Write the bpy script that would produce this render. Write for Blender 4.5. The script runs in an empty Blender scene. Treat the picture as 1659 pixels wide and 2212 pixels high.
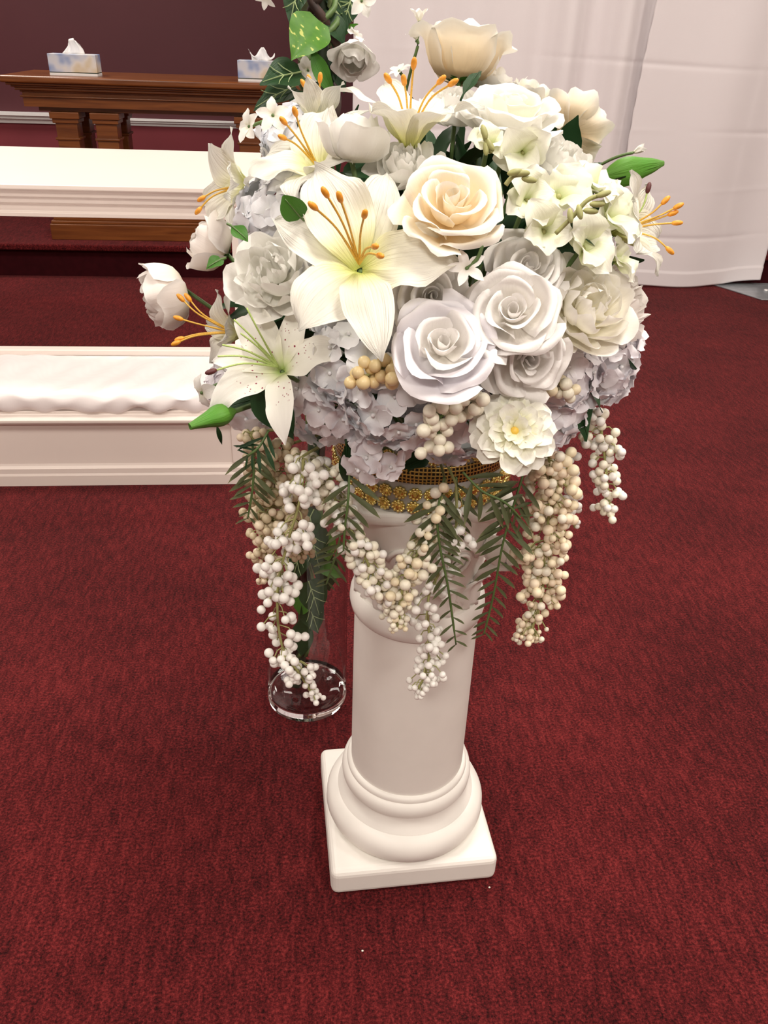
import bpy, math, random
from mathutils import Vector, Matrix

# ------------------------------------------------------------------ camera, world, lights, exposure
scene = bpy.context.scene
col = scene.collection
W_PX, H_PX, F_PX = 1659.0, 2212.0, 1760.0
CAM_H, PITCH, YAW, ROLL = 1.10, math.radians(30.5), math.radians(5.8), math.radians(2.2)
cF = Vector((math.sin(YAW) * math.cos(PITCH), math.cos(YAW) * math.cos(PITCH), -math.sin(PITCH)))
_r0 = Vector((math.cos(YAW), -math.sin(YAW), 0))
_u0 = _r0.cross(cF)
cR = _r0 * math.cos(ROLL) + _u0 * math.sin(ROLL)
cU = -_r0 * math.sin(ROLL) + _u0 * math.cos(ROLL)
cO = Vector((0, 0, CAM_H))
cd = bpy.data.cameras.new('camera')
cam = bpy.data.objects.new('camera', cd)
col.objects.link(cam)
cam.matrix_world = Matrix(((cR.x, cU.x, -cF.x, cO.x), (cR.y, cU.y, -cF.y, cO.y), (cR.z, cU.z, -cF.z, cO.z), (0, 0, 0, 1)))
cd.sensor_fit = 'HORIZONTAL'
cd.sensor_width = 36.0
cd.lens = 36.0 * F_PX / W_PX
cd.clip_start = 0.02
scene.camera = cam

scene.view_settings.view_transform = 'Standard'
scene.view_settings.look = 'None'
scene.view_settings.gamma = 1.0
scene.view_settings.use_curve_mapping = False
scene.view_settings.exposure = 0.08

world = bpy.data.worlds.new('world')
scene.world = world
world.use_nodes = True
world.node_tree.nodes['Background'].inputs[0].default_value = (1.0, 0.93, 0.88, 1)
world.node_tree.nodes['Background'].inputs[1].default_value = 0.05


def ceiling_lamp(x, y, power, size=0.6, colr=(1.0, 0.93, 0.84)):
    ld = bpy.data.lights.new('ceiling_lamp', 'AREA')
    ld.shape = 'SQUARE'
    ld.size = size
    ld.energy = power
    ld.color = colr
    o = bpy.data.objects.new('ceiling_lamp', ld)
    o.location = (x, y, 2.74)
    col.objects.link(o)


for lx, ly, lp in ((-1.7, 0.3, 30), (0.55, 0.5, 34), (2.4, 0.3, 28), (-1.4, 2.4, 32), (0.9, 2.5, 32), (2.9, 2.6, 26), (-0.6, -1.6, 50), (1.6, -1.6, 50), (-1.9, 4.4, 38), (1.2, 4.5, 26)):
    ceiling_lamp(lx, ly, lp)


# ------------------------------------------------------------------ pixel helpers (real positions, each at its own distance)
def ray(x, y):
    return cF + cR * ((x - 829.5) / F_PX) - cU * ((y - 1106.0) / F_PX)


def on_y(x, y, Y):
    d = ray(x, y)
    return cO + d * (Y / d.y)


def on_z(x, y, z):
    d = ray(x, y)
    return cO + d * ((z - CAM_H) / d.z)


def depth_of(P):
    return (P - cO).dot(cF)


DC = Vector((0.135, 0.875, 0.835))


def on_dome(x, y, off=0.0, k=1.0):
    """the point of the bouquet's dome seen at a pixel, moved off metres towards the viewer"""
    d = ray(x, y)
    rx, ry = 0.235 * k, 0.225 * k
    for rz in (0.235 * k, 0.155 * k):
        S = Vector((1 / rx, 1 / ry, 1 / rz))
        o = Vector(((cO - DC)[i] * S[i] for i in range(3)))
        q = Vector((d[i] * S[i] for i in range(3)))
        a, b, c = q.dot(q), o.dot(q), o.dot(o) - 1
        disc = b * b - a * c
        t = (-b - math.sqrt(disc)) / a if disc > 0 else -b / a
        P = cO + d * t
        if (P.z >= DC.z) == (rz > 0.2 * k):
            break
    n = Vector(((P - DC)[i] * S[i] * S[i] for i in range(3))).normalized()
    return P - d.normalized() * off, n


# ------------------------------------------------------------------ materials
MATS = {}


def new_mat(name):
    m = bpy.data.materials.new(name)
    m.use_nodes = True
    MATS[name] = m
    nt = m.node_tree
    return m, nt, nt.nodes['Principled BSDF']


def N(nt, kind, **kw):
    n = nt.nodes.new(kind)
    for k, v in kw.items():
        if k.startswith('_'):
            setattr(n, k[1:], v)
        else:
            n.inputs[k].default_value = v
    return n


def ramp(nt, fac, stops):
    r = nt.nodes.new('ShaderNodeValToRGB')
    el = r.color_ramp.elements
    while len(el) < len(stops):
        el.new(0.5)
    for e, (p, c) in zip(el, stops):
        e.position = p
        e.color = (c[0], c[1], c[2], 1)
    nt.links.new(fac, r.inputs[0])
    return r


def bump(nt, height, bs, strength=0.3, dist=0.002):
    b = nt.nodes.new('ShaderNodeBump')
    b.inputs['Strength'].default_value = strength
    b.inputs['Distance'].default_value = dist
    nt.links.new(height, b.inputs['Height'])
    nt.links.new(b.outputs[0], bs.inputs['Normal'])


def plain(name, c, rough=0.5, metal=0.0, noise=0.0, nscale=30.0, bmp=0.0, spec=0.5):
    m, nt, bs = new_mat(name)
    bs.inputs['Roughness'].default_value = rough
    bs.inputs['Metallic'].default_value = metal
    bs.inputs['Specular IOR Level'].default_value = spec
    tc = nt.nodes.new('ShaderNodeTexCoord')
    nz = N(nt, 'ShaderNodeTexNoise', Scale=nscale, Detail=4.0)
    nt.links.new(tc.outputs['Object'], nz.inputs['Vector'])
    lo = [max(0, v * (1 - noise)) for v in c]
    hi = [min(1, v * (1 + noise)) for v in c]
    r = ramp(nt, nz.outputs[0], [(0.3, lo), (0.7, hi)])
    nt.links.new(r.outputs[0], bs.inputs['Base Color'])
    if bmp:
        bump(nt, nz.outputs[0], bs, bmp)
    return m


def petal_mat(name, stops, transl=0.25, rough=0.65, veins=0.25, spots=False, vscale=9.0):
    """silk petal: colour runs from the petal's base (v = 0) to its rim (v = 1)"""
    m, nt, bs = new_mat(name)
    uv = nt.nodes.new('ShaderNodeTexCoord')
    sp = nt.nodes.new('ShaderNodeSeparateXYZ')
    nt.links.new(uv.outputs['UV'], sp.inputs[0])
    if name.startswith('petal'):
        stops = [(p_, [min(0.965, v_ * 1.075) for v_ in c_]) for p_, c_ in stops]
    r = ramp(nt, sp.outputs['Y'], stops)
    c_out = r.outputs[0]
    mp = N(nt, 'ShaderNodeMapping')
    mp.inputs['Scale'].default_value = (vscale, 0.9, 1)
    nt.links.new(uv.outputs['UV'], mp.inputs[0])
    nz = N(nt, 'ShaderNodeTexNoise', Scale=2.2, Detail=3.0)
    nt.links.new(mp.outputs[0], nz.inputs['Vector'])
    if spots:
        mp2 = N(nt, 'ShaderNodeMapping')
        mp2.inputs['Scale'].default_value = (8, 17, 1)
        nt.links.new(uv.outputs['UV'], mp2.inputs[0])
        vo = N(nt, 'ShaderNodeTexVoronoi', Scale=1.0, Randomness=0.9)
        nt.links.new(mp2.outputs[0], vo.inputs['Vector'])
        dot = ramp(nt, vo.outputs['Distance'], [(0.17, (1, 1, 1)), (0.22, (0, 0, 0))])
        msk = ramp(nt, sp.outputs['Y'], [(0.16, (0, 0, 0)), (0.22, (1, 1, 1)), (0.5, (1, 1, 1)), (0.58, (0, 0, 0))])
        mu = N(nt, 'ShaderNodeMath', _operation='MULTIPLY')
        nt.links.new(dot.outputs[0], mu.inputs[0])
        nt.links.new(msk.outputs[0], mu.inputs[1])
        mx = N(nt, 'ShaderNodeMix', _data_type='RGBA')
        nt.links.new(mu.outputs[0], mx.inputs[0])
        nt.links.new(c_out, mx.inputs[6])
        mx.inputs[7].default_value = (0.32, 0.03, 0.07, 1)
        c_out = mx.outputs[2]
    nt.links.new(c_out, bs.inputs['Base Color'])
    bs.inputs['Roughness'].default_value = rough
    bs.inputs['Specular IOR Level'].default_value = 0.25
    if veins:
        bump(nt, nz.outputs[0], bs, veins, 0.0015)
    tr = nt.nodes.new('ShaderNodeBsdfTranslucent')
    nt.links.new(c_out, tr.inputs[0])
    ms = nt.nodes.new('ShaderNodeMixShader')
    ms.inputs[0].default_value = transl
    nt.links.new(bs.outputs[0], ms.inputs[1])
    nt.links.new(tr.outputs[0], ms.inputs[2])
    nt.links.new(ms.outputs[0], nt.nodes['Material Output'].inputs[0])
    return m


WARM = (0.86, 0.84, 0.78)
petal_mat('petal_white', [(0.0, (0.80, 0.79, 0.62)), (0.35, (0.86, 0.845, 0.79)), (1.0, (0.87, 0.86, 0.825))])
petal_mat('petal_rose_white', [(0.0, (0.82, 0.78, 0.70)), (0.5, (0.86, 0.835, 0.81)), (1.0, (0.87, 0.85, 0.835))])
petal_mat('petal_cream', [(0.0, (0.88, 0.70, 0.42)), (0.45, (0.90, 0.79, 0.60)), (0.85, (0.89, 0.85, 0.76)), (1.0, (0.89, 0.87, 0.81))])
petal_mat('petal_peony', [(0.0, (0.86, 0.78, 0.52)), (0.4, (0.87, 0.83, 0.70)), (1.0, (0.88, 0.86, 0.82))])
petal_mat('petal_pink', [(0.0, (0.85, 0.76, 0.55)), (0.5, (0.86, 0.79, 0.74)), (1.0, (0.88, 0.85, 0.82))])
petal_mat('petal_blue', [(0.0, (0.82, 0.83, 0.80)), (0.3, (0.82, 0.83, 0.86)), (1.0, (0.84, 0.84, 0.875))], transl=0.16, veins=0.15)
petal_mat('petal_lilac', [(0.0, (0.83, 0.82, 0.81)), (0.3, (0.83, 0.81, 0.85)), (1.0, (0.86, 0.835, 0.87))], transl=0.16, veins=0.15)
petal_mat('petal_lily', [(0.0, (0.62, 0.66, 0.16)), (0.16, (0.78, 0.78, 0.38)), (0.36, (0.86, 0.85, 0.68)), (0.6, (0.835, 0.82, 0.735)), (1.0, (0.85, 0.84, 0.77))], veins=1.2)
petal_mat('petal_lily_spotted', [(0.0, (0.35, 0.48, 0.12)), (0.12, (0.74, 0.78, 0.5)), (0.28, (0.87, 0.86, 0.76)), (1.0, (0.89, 0.88, 0.84))], veins=0.25, spots=True)
petal_mat('petal_dahlia', [(0.0, (0.84, 0.82, 0.34)), (0.35, (0.86, 0.85, 0.62)), (0.8, (0.88, 0.87, 0.79)), (1.0, (0.88, 0.87, 0.81))])
petal_mat('petal_greenish', [(0.0, (0.55, 0.62, 0.25)), (0.35, (0.80, 0.81, 0.62)), (1.0, (0.87, 0.86, 0.79))])
petal_mat('leaf_dark', [(0.0, (0.018, 0.05, 0.015)), (1.0, (0.02, 0.06, 0.022))], transl=0.05, rough=0.42, veins=0.4)
petal_mat('leaf_green', [(0.0, (0.05, 0.16, 0.02)), (1.0, (0.07, 0.20, 0.03))], transl=0.15, rough=0.4, veins=0.4)
petal_mat('leaf_fern', [(0.0, (0.075, 0.09, 0.035)), (0.8, (0.105, 0.12, 0.055)), (1.0, (0.22, 0.22, 0.10))], transl=0.1, rough=0.5, veins=0.2)
petal_mat('bud_green', [(0.0, (0.10, 0.24, 0.03)), (0.6, (0.085, 0.27, 0.028)), (1.0, (0.11, 0.27, 0.045))], transl=0.05, rough=0.5, veins=0.8)


def variegated():
    m, nt, bs = new_mat('leaf_variegated')
    uv = nt.nodes.new('ShaderNodeTexCoord')
    mp = N(nt, 'ShaderNodeMapping')
    mp.inputs['Scale'].default_value = (5, 10, 1)
    nt.links.new(uv.outputs['UV'], mp.inputs[0])
    nz = N(nt, 'ShaderNodeTexNoise', Scale=1.0, Detail=1.0)
    nt.links.new(mp.outputs[0], nz.inputs['Vector'])
    r = ramp(nt, nz.outputs[0], [(0.0, (0.05, 0.17, 0.02)), (0.62, (0.09, 0.24, 0.025)), (0.66, (0.55, 0.60, 0.15))])
    nt.links.new(r.outputs[0], bs.inputs['Base Color'])
    bs.inputs['Roughness'].default_value = 0.4


variegated()
plain('leaf_vein', (0.28, 0.36, 0.16), 0.5, noise=0.1)
plain('stem_green', (0.10, 0.17, 0.05), 0.5, noise=0.2, nscale=80)
plain('stem_olive', (0.34, 0.34, 0.13), 0.5, noise=0.15, nscale=80)
plain('stem_dark', (0.022, 0.04, 0.018), 0.55, noise=0.4, nscale=60)
plain('bark', (0.05, 0.025, 0.018), 0.7, noise=0.5, nscale=50, bmp=0.5)
plain('anther', (0.80, 0.33, 0.03), 0.45, noise=0.2, nscale=200)
plain('filament_orange', (0.72, 0.42, 0.06), 0.45, noise=0.2, nscale=60)
plain('filament_green', (0.42, 0.55, 0.17), 0.45, noise=0.15, nscale=60)
plain('stigma', (0.10, 0.02, 0.02), 0.5, noise=0.2)
plain('bead_yellow', (0.80, 0.52, 0.08), 0.4, noise=0.15, nscale=300)
plain('floret_eye', (0.80, 0.80, 0.82), 0.4, noise=0.05)
plain('berry_white', (0.9, 0.88, 0.83), 0.38, noise=0.03, nscale=60)
plain('berry_ivory', (0.89, 0.85, 0.7), 0.36, noise=0.05, nscale=60)
plain('berry_cream', (0.89, 0.79, 0.56), 0.36, noise=0.06, nscale=60)
plain('berry_peach', (0.88, 0.75, 0.56), 0.4, noise=0.06, nscale=60)
plain('berry_beige', (0.7, 0.59, 0.4), 0.4, noise=0.08, nscale=60)
plain('berry_gold', (0.87, 0.7, 0.38), 0.3, noise=0.06, nscale=60)
plain('gold', (1.0, 0.78, 0.32), 0.25, metal=1.0, noise=0.15, nscale=200)
plain('gem', (0.90, 0.60, 0.16), 0.12, metal=0.85, noise=0.3, nscale=300)
plain('bowl_grey', (0.50, 0.50, 0.50), 0.45, noise=0.05)
plain('plaster', (0.83, 0.80, 0.75), 0.5, noise=0.025, nscale=18, bmp=0.04)
plain('white_paint', (0.84, 0.75, 0.69), 0.32, noise=0.01, nscale=5)
plain('trim_white', (0.80, 0.79, 0.78), 0.4, noise=0.02)
plain('tissue', (0.85, 0.84, 0.84), 0.7, noise=0.02)
plain('steel', (0.42, 0.45, 0.48), 0.4, metal=0.6, noise=0.1)
plain('pole_white', (0.75, 0.74, 0.74), 0.35, metal=0.2, noise=0.02)
plain('ceiling_white', (0.75, 0.73, 0.70), 0.8, noise=0.02)
plain('wall_offwhite', (0.70, 0.64, 0.58), 0.8, noise=0.02)
plain('wall_burgundy', (0.074, 0.013, 0.019), 0.65, noise=0.08, nscale=2.0)
plain('crumb', (0.8, 0.75, 0.65), 0.7, noise=0.1)


def fabric(name, c, rough, transl, scale, strength):
    m, nt, bs = new_mat(name)
    tc = nt.nodes.new('ShaderNodeTexCoord')
    w1 = N(nt, 'ShaderNodeTexWave', Scale=scale, Distortion=1.5)
    w2 = N(nt, 'ShaderNodeTexWave', Scale=scale, Distortion=1.5, _bands_direction='Z')
    nt.links.new(tc.outputs['Object'], w1.inputs[0])
    nt.links.new(tc.outputs['Object'], w2.inputs[0])
    ad = N(nt, 'ShaderNodeMath', _operation='ADD')
    nt.links.new(w1.outputs[1], ad.inputs[0])
    nt.links.new(w2.outputs[1], ad.inputs[1])
    r = ramp(nt, ad.outputs[0], [(0.2, [v * 0.96 for v in c]), (1.0, c)])
    nt.links.new(r.outputs[0], bs.inputs['Base Color'])
    bs.inputs['Roughness'].default_value = rough
    bump(nt, ad.outputs[0], bs, strength, 0.0006)
    if transl:
        tr = nt.nodes.new('ShaderNodeBsdfTranslucent')
        nt.links.new(r.outputs[0], tr.inputs[0])
        ms = nt.nodes.new('ShaderNodeMixShader')
        ms.inputs[0].default_value = transl
        nt.links.new(bs.outputs[0], ms.inputs[1])
        nt.links.new(tr.outputs[0], ms.inputs[2])
        nt.links.new(ms.outputs[0], nt.nodes['Material Output'].inputs[0])
    return m


fabric('drape_cloth', (0.90, 0.85, 0.865), 0.75, 0.15, 150, 0.15)
fabric('satin', (0.86, 0.80, 0.79), 0.35, 0.0, 120, 0.05)


def carpet(name, c0, c1, c2):
    m, nt, bs = new_mat(name)
    tc = nt.nodes.new('ShaderNodeTexCoord')
    fine = N(nt, 'ShaderNodeTexNoise', Scale=240.0, Detail=4.0, Roughness=0.75)
    mp = N(nt, 'ShaderNodeMapping')
    mp.inputs['Scale'].default_value = (60, 14, 30)
    mp.inputs['Rotation'].default_value = (0, 0, 0.12)
    streak = N(nt, 'ShaderNodeTexNoise', Scale=1.6, Detail=4.0, Roughness=0.65)
    big = N(nt, 'ShaderNodeTexNoise', Scale=3.0, Detail=3.0)
    nt.links.new(tc.outputs['Object'], fine.inputs['Vector'])
    nt.links.new(tc.outputs['Object'], mp.inputs[0])
    nt.links.new(mp.outputs[0], streak.inputs['Vector'])
    nt.links.new(tc.outputs['Object'], big.inputs['Vector'])
    a = N(nt, 'ShaderNodeMath', _operation='MULTIPLY_ADD')
    a.inputs[1].default_value = 0.62
    nt.links.new(fine.outputs[0], a.inputs[0])
    b = N(nt, 'ShaderNodeMath', _operation='MULTIPLY_ADD')
    b.inputs[1].default_value = 0.26
    nt.links.new(streak.outputs[0], b.inputs[0])
    d = N(nt, 'ShaderNodeMath', _operation='MULTIPLY')
    d.inputs[1].default_value = 0.12
    nt.links.new(big.outputs[0], d.inputs[0])
    nt.links.new(d.outputs[0], b.inputs[2])
    nt.links.new(b.outputs[0], a.inputs[2])
    r = ramp(nt, a.outputs[0], [(0.40, c0), (0.51, c1), (0.63, c2)])
    nt.links.new(r.outputs[0], bs.inputs['Base Color'])
    bs.inputs['Roughness'].default_value = 0.95
    bs.inputs['Specular IOR Level'].default_value = 0.1
    bs.inputs['Sheen Weight'].default_value = 0.08
    bs.inputs['Sheen Roughness'].default_value = 0.4
    bs.inputs['Sheen Tint'].default_value = (1, 0.45, 0.45, 1)
    bump(nt, fine.outputs[0], bs, 0.7, 0.004)
    return m


carpet('carpet', (0.014, 0.002, 0.0025), (0.084, 0.0080, 0.0094), (0.215, 0.024, 0.024))
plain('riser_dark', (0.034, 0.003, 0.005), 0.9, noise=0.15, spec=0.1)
plain('wainscot_red', (0.20, 0.030, 0.040), 0.8, noise=0.06, nscale=3)


def wood():
    m, nt, bs = new_mat('wood')
    tc = nt.nodes.new('ShaderNodeTexCoord')
    mp = N(nt, 'ShaderNodeMapping')
    mp.inputs['Scale'].default_value = (1.2, 14, 14)
    nt.links.new(tc.outputs['Object'], mp.inputs[0])
    nz = N(nt, 'ShaderNodeTexNoise', Scale=3.0, Detail=6.0, Distortion=0.6)
    nt.links.new(mp.outputs[0], nz.inputs['Vector'])
    r = ramp(nt, nz.outputs[0], [(0.3, (0.115, 0.032, 0.009)), (0.7, (0.225, 0.072, 0.018))])
    nt.links.new(r.outputs[0], bs.inputs['Base Color'])
    bs.inputs['Roughness'].default_value = 0.28


wood()


def tissue_print():
    m, nt, bs = new_mat('tissue_box_print')
    tc = nt.nodes.new('ShaderNodeTexCoord')
    nz = N(nt, 'ShaderNodeTexNoise', Scale=11.0, Detail=2.0)
    nt.links.new(tc.outputs['Object'], nz.inputs['Vector'])
    r = ramp(nt, nz.outputs[0], [(0.34, (0.22, 0.30, 0.52)), (0.46, (0.55, 0.58, 0.66)), (0.56, (0.70, 0.66, 0.62)), (0.68, (0.62, 0.52, 0.36))])
    nt.links.new(r.outputs[0], bs.inputs['Base Color'])
    bs.inputs['Roughness'].default_value = 0.45


tissue_print()


def mesh_gold():
    m, nt, bs = new_mat('gold_mesh')
    uv = nt.nodes.new('ShaderNodeTexCoord')
    mp = N(nt, 'ShaderNodeMapping')
    mp.inputs['Scale'].default_value = (150, 5, 1)
    nt.links.new(uv.outputs['UV'], mp.inputs[0])
    vo = N(nt, 'ShaderNodeTexVoronoi', Scale=1.0, Randomness=0.15, _feature='DISTANCE_TO_EDGE')
    nt.links.new(mp.outputs[0], vo.inputs['Vector'])
    r = ramp(nt, vo.outputs[0], [(0.12, (0.62, 0.42, 0.12)), (0.22, (0.03, 0.025, 0.02))])
    nt.links.new(r.outputs[0], bs.inputs['Base Color'])
    bs.inputs['Metallic'].default_value = 0.8
    bs.inputs['Roughness'].default_value = 0.3
    bump(nt, vo.outputs[0], bs, 0.6, -0.002)


mesh_gold()


def glass():
    m, nt, bs = new_mat('glass')
    bs.inputs['Base Color'].default_value = (0.97, 0.98, 0.98, 1)
    bs.inputs['Roughness'].default_value = 0.0
    bs.inputs['IOR'].default_value = 1.48
    bs.inputs['Transmission Weight'].default_value = 1.0


glass()


def thin_glass():
    """thin vase wall: clear, with Fresnel reflection"""
    m, nt, bs = new_mat('glass_wall')
    nt.nodes.remove(bs)
    tr = N(nt, 'ShaderNodeBsdfTransparent')
    tr.inputs[0].default_value = (0.97, 0.975, 0.975, 1)
    gl = N(nt, 'ShaderNodeBsdfGlossy')
    gl.inputs['Roughness'].default_value = 0.01
    lw = N(nt, 'ShaderNodeLayerWeight')
    lw.inputs[0].default_value = 0.5
    pw = N(nt, 'ShaderNodeMath', _operation='POWER')
    pw.inputs[1].default_value = 5.0
    nt.links.new(lw.outputs['Facing'], pw.inputs[0])
    fr = N(nt, 'ShaderNodeMath', _operation='MULTIPLY_ADD')
    fr.inputs[1].default_value = 0.85
    fr.inputs[2].default_value = 0.045
    nt.links.new(pw.outputs[0], fr.inputs[0])
    ms = N(nt, 'ShaderNodeMixShader')
    nt.links.new(fr.outputs[0], ms.inputs[0])
    nt.links.new(tr.outputs[0], ms.inputs[1])
    nt.links.new(gl.outputs[0], ms.inputs[2])
    nt.links.new(ms.outputs[0], nt.nodes['Material Output'].inputs[0])


thin_glass()


# ------------------------------------------------------------------ mesh helpers
def mesh(name, verts, faces, mat, uvs=None, smooth=True):
    me = bpy.data.meshes.new(name)
    me.from_pydata([tuple(v) for v in verts], [], faces)
    if uvs is not None:
        lay = me.uv_layers.new(name='UVMap')
        idx = [0] * len(me.loops)
        me.loops.foreach_get('vertex_index', idx)
        flat = []
        for i in idx:
            flat += uvs[i]
        lay.data.foreach_set('uv', flat)
    if smooth:
        me.polygons.foreach_set('use_smooth', [True] * len(me.polygons))
    if mat:
        me.materials.append(MATS[mat])
    me.update()
    return me


def obj(name, me, parent=None, mw=None):
    o = bpy.data.objects.new(name, me)
    col.objects.link(o)
    if parent is not None:
        o.parent = parent
    if mw is not None:
        o.matrix_basis = mw
    return o


def empty(name, loc=(0, 0, 0), parent=None, mw=None):
    o = bpy.data.objects.new(name, None)
    o.empty_display_size = 0.02
    col.objects.link(o)
    if parent is not None:
        o.parent = parent
    if mw is not None:
        o.matrix_basis = mw
    else:
        o.location = loc
    return o


def tag(o, label, cat, group=None):
    o['label'] = label
    o['category'] = cat
    if group:
        o['group'] = group
    return o


def struct(o):
    o['kind'] = 'structure'
    return o


class MB:
    def __init__(s):
        s.v, s.f = [], []

    def add(s, vs, fs):
        b = len(s.v)
        s.v += [Vector(v) for v in vs]
        s.f += [tuple(i + b for i in f) for f in fs]
        return s

    def box(s, x0, x1, y0, y1, z0, z1):
        return s.add([(x0, y0, z0), (x1, y0, z0), (x1, y1, z0), (x0, y1, z0), (x0, y0, z1), (x1, y0, z1), (x1, y1, z1), (x0, y1, z1)],
                     [(0, 3, 2, 1), (4, 5, 6, 7), (0, 1, 5, 4), (1, 2, 6, 5), (2, 3, 7, 6), (3, 0, 4, 7)])

    def tube(s, pts, r, n=6, cap=True):
        pts = [Vector(p) for p in pts]
        rs = r if isinstance(r, (list, tuple)) else [r] * len(pts)
        b = len(s.v)
        ref = Vector((0.31, 0.17, 0.93))
        for i, p in enumerate(pts):
            t = (pts[min(i + 1, len(pts) - 1)] - pts[max(i - 1, 0)])
            t = t.normalized() if t.length > 1e-9 else Vector((0, 0, 1))
            a = t.cross(ref)
            if a.length < 0.05:
                a = t.cross(Vector((1, 0, 0)))
            a.normalize()
            c = t.cross(a)
            for k in range(n):
                w = 2 * math.pi * k / n
                s.v.append(p + (a * math.cos(w) + c * math.sin(w)) * rs[i])
        for i in range(len(pts) - 1):
            for k in range(n):
                s.f.append((b + i * n + k, b + i * n + (k + 1) % n, b + (i + 1) * n + (k + 1) % n, b + (i + 1) * n + k))
        if cap:
            s.f.append(tuple(b + k for k in range(n))[::-1])
            e = b + (len(pts) - 1) * n
            s.f.append(tuple(e + k for k in range(n)))
        return s

    def lathe(s, prof, n=48, cx=0, cy=0, cap=True):
        b = len(s.v)
        for r, z in prof:
            for k in range(n):
                w = 2 * math.pi * k / n
                s.v.append(Vector((cx + r * math.cos(w), cy + r * math.sin(w), z)))
        for i in range(len(prof) - 1):
            for k in range(n):
                s.f.append((b + i * n + k, b + i * n + (k + 1) % n, b + (i + 1) * n + (k + 1) % n, b + (i + 1) * n + k))
        if cap and prof[0][0] > 1e-6:
            s.f.append(tuple(b + k for k in range(n))[::-1])
        if cap and prof[-1][0] > 1e-6:
            e = b + (len(prof) - 1) * n
            s.f.append(tuple(e + k for k in range(n)))
        return s

    def ball(s, c, rx, ry=None, rz=None, n=8, m=6):
        ry, rz = ry or rx, rz or rx
        b = len(s.v)
        c = Vector(c)
        s.v.append(c + Vector((0, 0, -rz)))
        for i in range(1, m):
            a = math.pi * i / m
            for k in range(n):
                w = 2 * math.pi * k / n
                s.v.append(c + Vector((rx * math.sin(a) * math.cos(w), ry * math.sin(a) * math.sin(w), -rz * math.cos(a))))
        s.v.append(c + Vector((0, 0, rz)))
        top = len(s.v) - 1
        for k in range(n):
            s.f.append((b, b + 1 + (k + 1) % n, b + 1 + k))
            s.f.append((top, b + 1 + (m - 2) * n + k, b + 1 + (m - 2) * n + (k + 1) % n))
        for i in range(m - 2):
            for k in range(n):
                s.f.append((b + 1 + i * n + k, b + 1 + i * n + (k + 1) % n, b + 1 + (i + 1) * n + (k + 1) % n, b + 1 + (i + 1) * n + k))
        return s

    def profile_x(s, prof, x0, x1):
        """a closed (y, z) outline swept along x"""
        b, n = len(s.v), len(prof)
        for x in (x0, x1):
            for y, z in prof:
                s.v.append(Vector((x, y, z)))
        for k in range(n):
            s.f.append((b + k, b + (k + 1) % n, b + n + (k + 1) % n, b + n + k))
        s.f.append(tuple(b + k for k in range(n))[::-1])
        s.f.append(tuple(b + n + k for k in range(n)))
        return s

    def build(s, name, mat, parent=None, smooth=False, mw=None, bevel=0, sharp=None):
        me = mesh(name, s.v, s.f, mat, smooth=smooth)
        o = obj(name, me, parent, mw)
        if bevel:
            bv = o.modifiers.new('bevel', 'BEVEL')
            bv.width = bevel
            bv.segments = 3
            bv.limit_method = 'ANGLE'
        if sharp:
            me.polygons.foreach_set('use_smooth', [True] * len(me.polygons))
            me.set_sharp_from_angle(angle=math.radians(sharp))
        return o


def crom(pts, n):
    """Catmull-Rom through a list of equal-length tuples/vectors, n samples per span"""
    P = [Vector(p) for p in pts]
    out = []
    for i in range(len(P) - 1):
        p0, p1, p2, p3 = P[max(i - 1, 0)], P[i], P[i + 1], P[min(i + 2, len(P) - 1)]
        for k in range(n):
            t = k / n
            out.append(0.5 * ((2 * p1) + (p2 - p0) * t + (2 * p0 - 5 * p1 + 4 * p2 - p3) * t * t + (3 * p1 - p0 - 3 * p2 + p3) * t ** 3))
    out.append(P[-1].copy())
    return out


def samp(curve, t):
    t = max(0, min(1, t)) * (len(curve) - 1)
    i = min(int(t), len(curve) - 2)
    return curve[i].lerp(curve[i + 1], t - i)


def grid_faces(nu, nv):
    return [(j * nu + i, j * nu + i + 1, (j + 1) * nu + i + 1, (j + 1) * nu + i) for j in range(nv - 1) for i in range(nu - 1)]


def wrap_petal(prof, phi, half, tip, ruf, rnd, mat, nu=13, nv=11, curl=0.0, spiral=0.05, point=0.0):
    """petal wrapped round the flower's axis: prof = (radius, height) from base to rim"""
    cv = crom([(a, b, 0) for a, b in prof], 4)
    a1, a2, a3, a4 = (rnd.uniform(0, 6.28) for _ in range(4))
    f1, f2 = rnd.uniform(2.0, 3.2), rnd.uniform(4.5, 7.0)
    vs, uv = [], []
    for j in range(nv):
        v = j / (nv - 1)
        for i in range(nu):
            u = -1 + 2 * i / (nu - 1)
            vv = v * (1 - min(0.62, tip * 2.1) * abs(u) ** 3.4 - 0.05 * (1 - math.cos(u * 2.2 + a1)) * v) + point * (1 - u * u) ** 3 * (v ** 3) * 0.05
            p = samp(cv, vv)
            r, h = p.x, p.y
            e = v * v
            nz = ruf * e * (math.sin(f1 * u * 2 + a1) * 0.6 + math.sin(f2 * u + a2) * 0.5 * e)
            nz2 = ruf * e * (math.sin(f1 * u * 2.3 + a3) * 0.5 + math.sin(f2 * u * 1.3 + a4) * 0.4 * e)
            r = r * (1 + spiral * u) + nz + curl * (u ** 4) * e
            ang = phi + u * half
            vs.append((r * math.cos(ang), r * math.sin(ang), h + nz2))
            uv.append((u * 0.5 + 0.5, v))
    return mesh('petal', vs, grid_faces(nu, nv), mat, uv)


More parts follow.
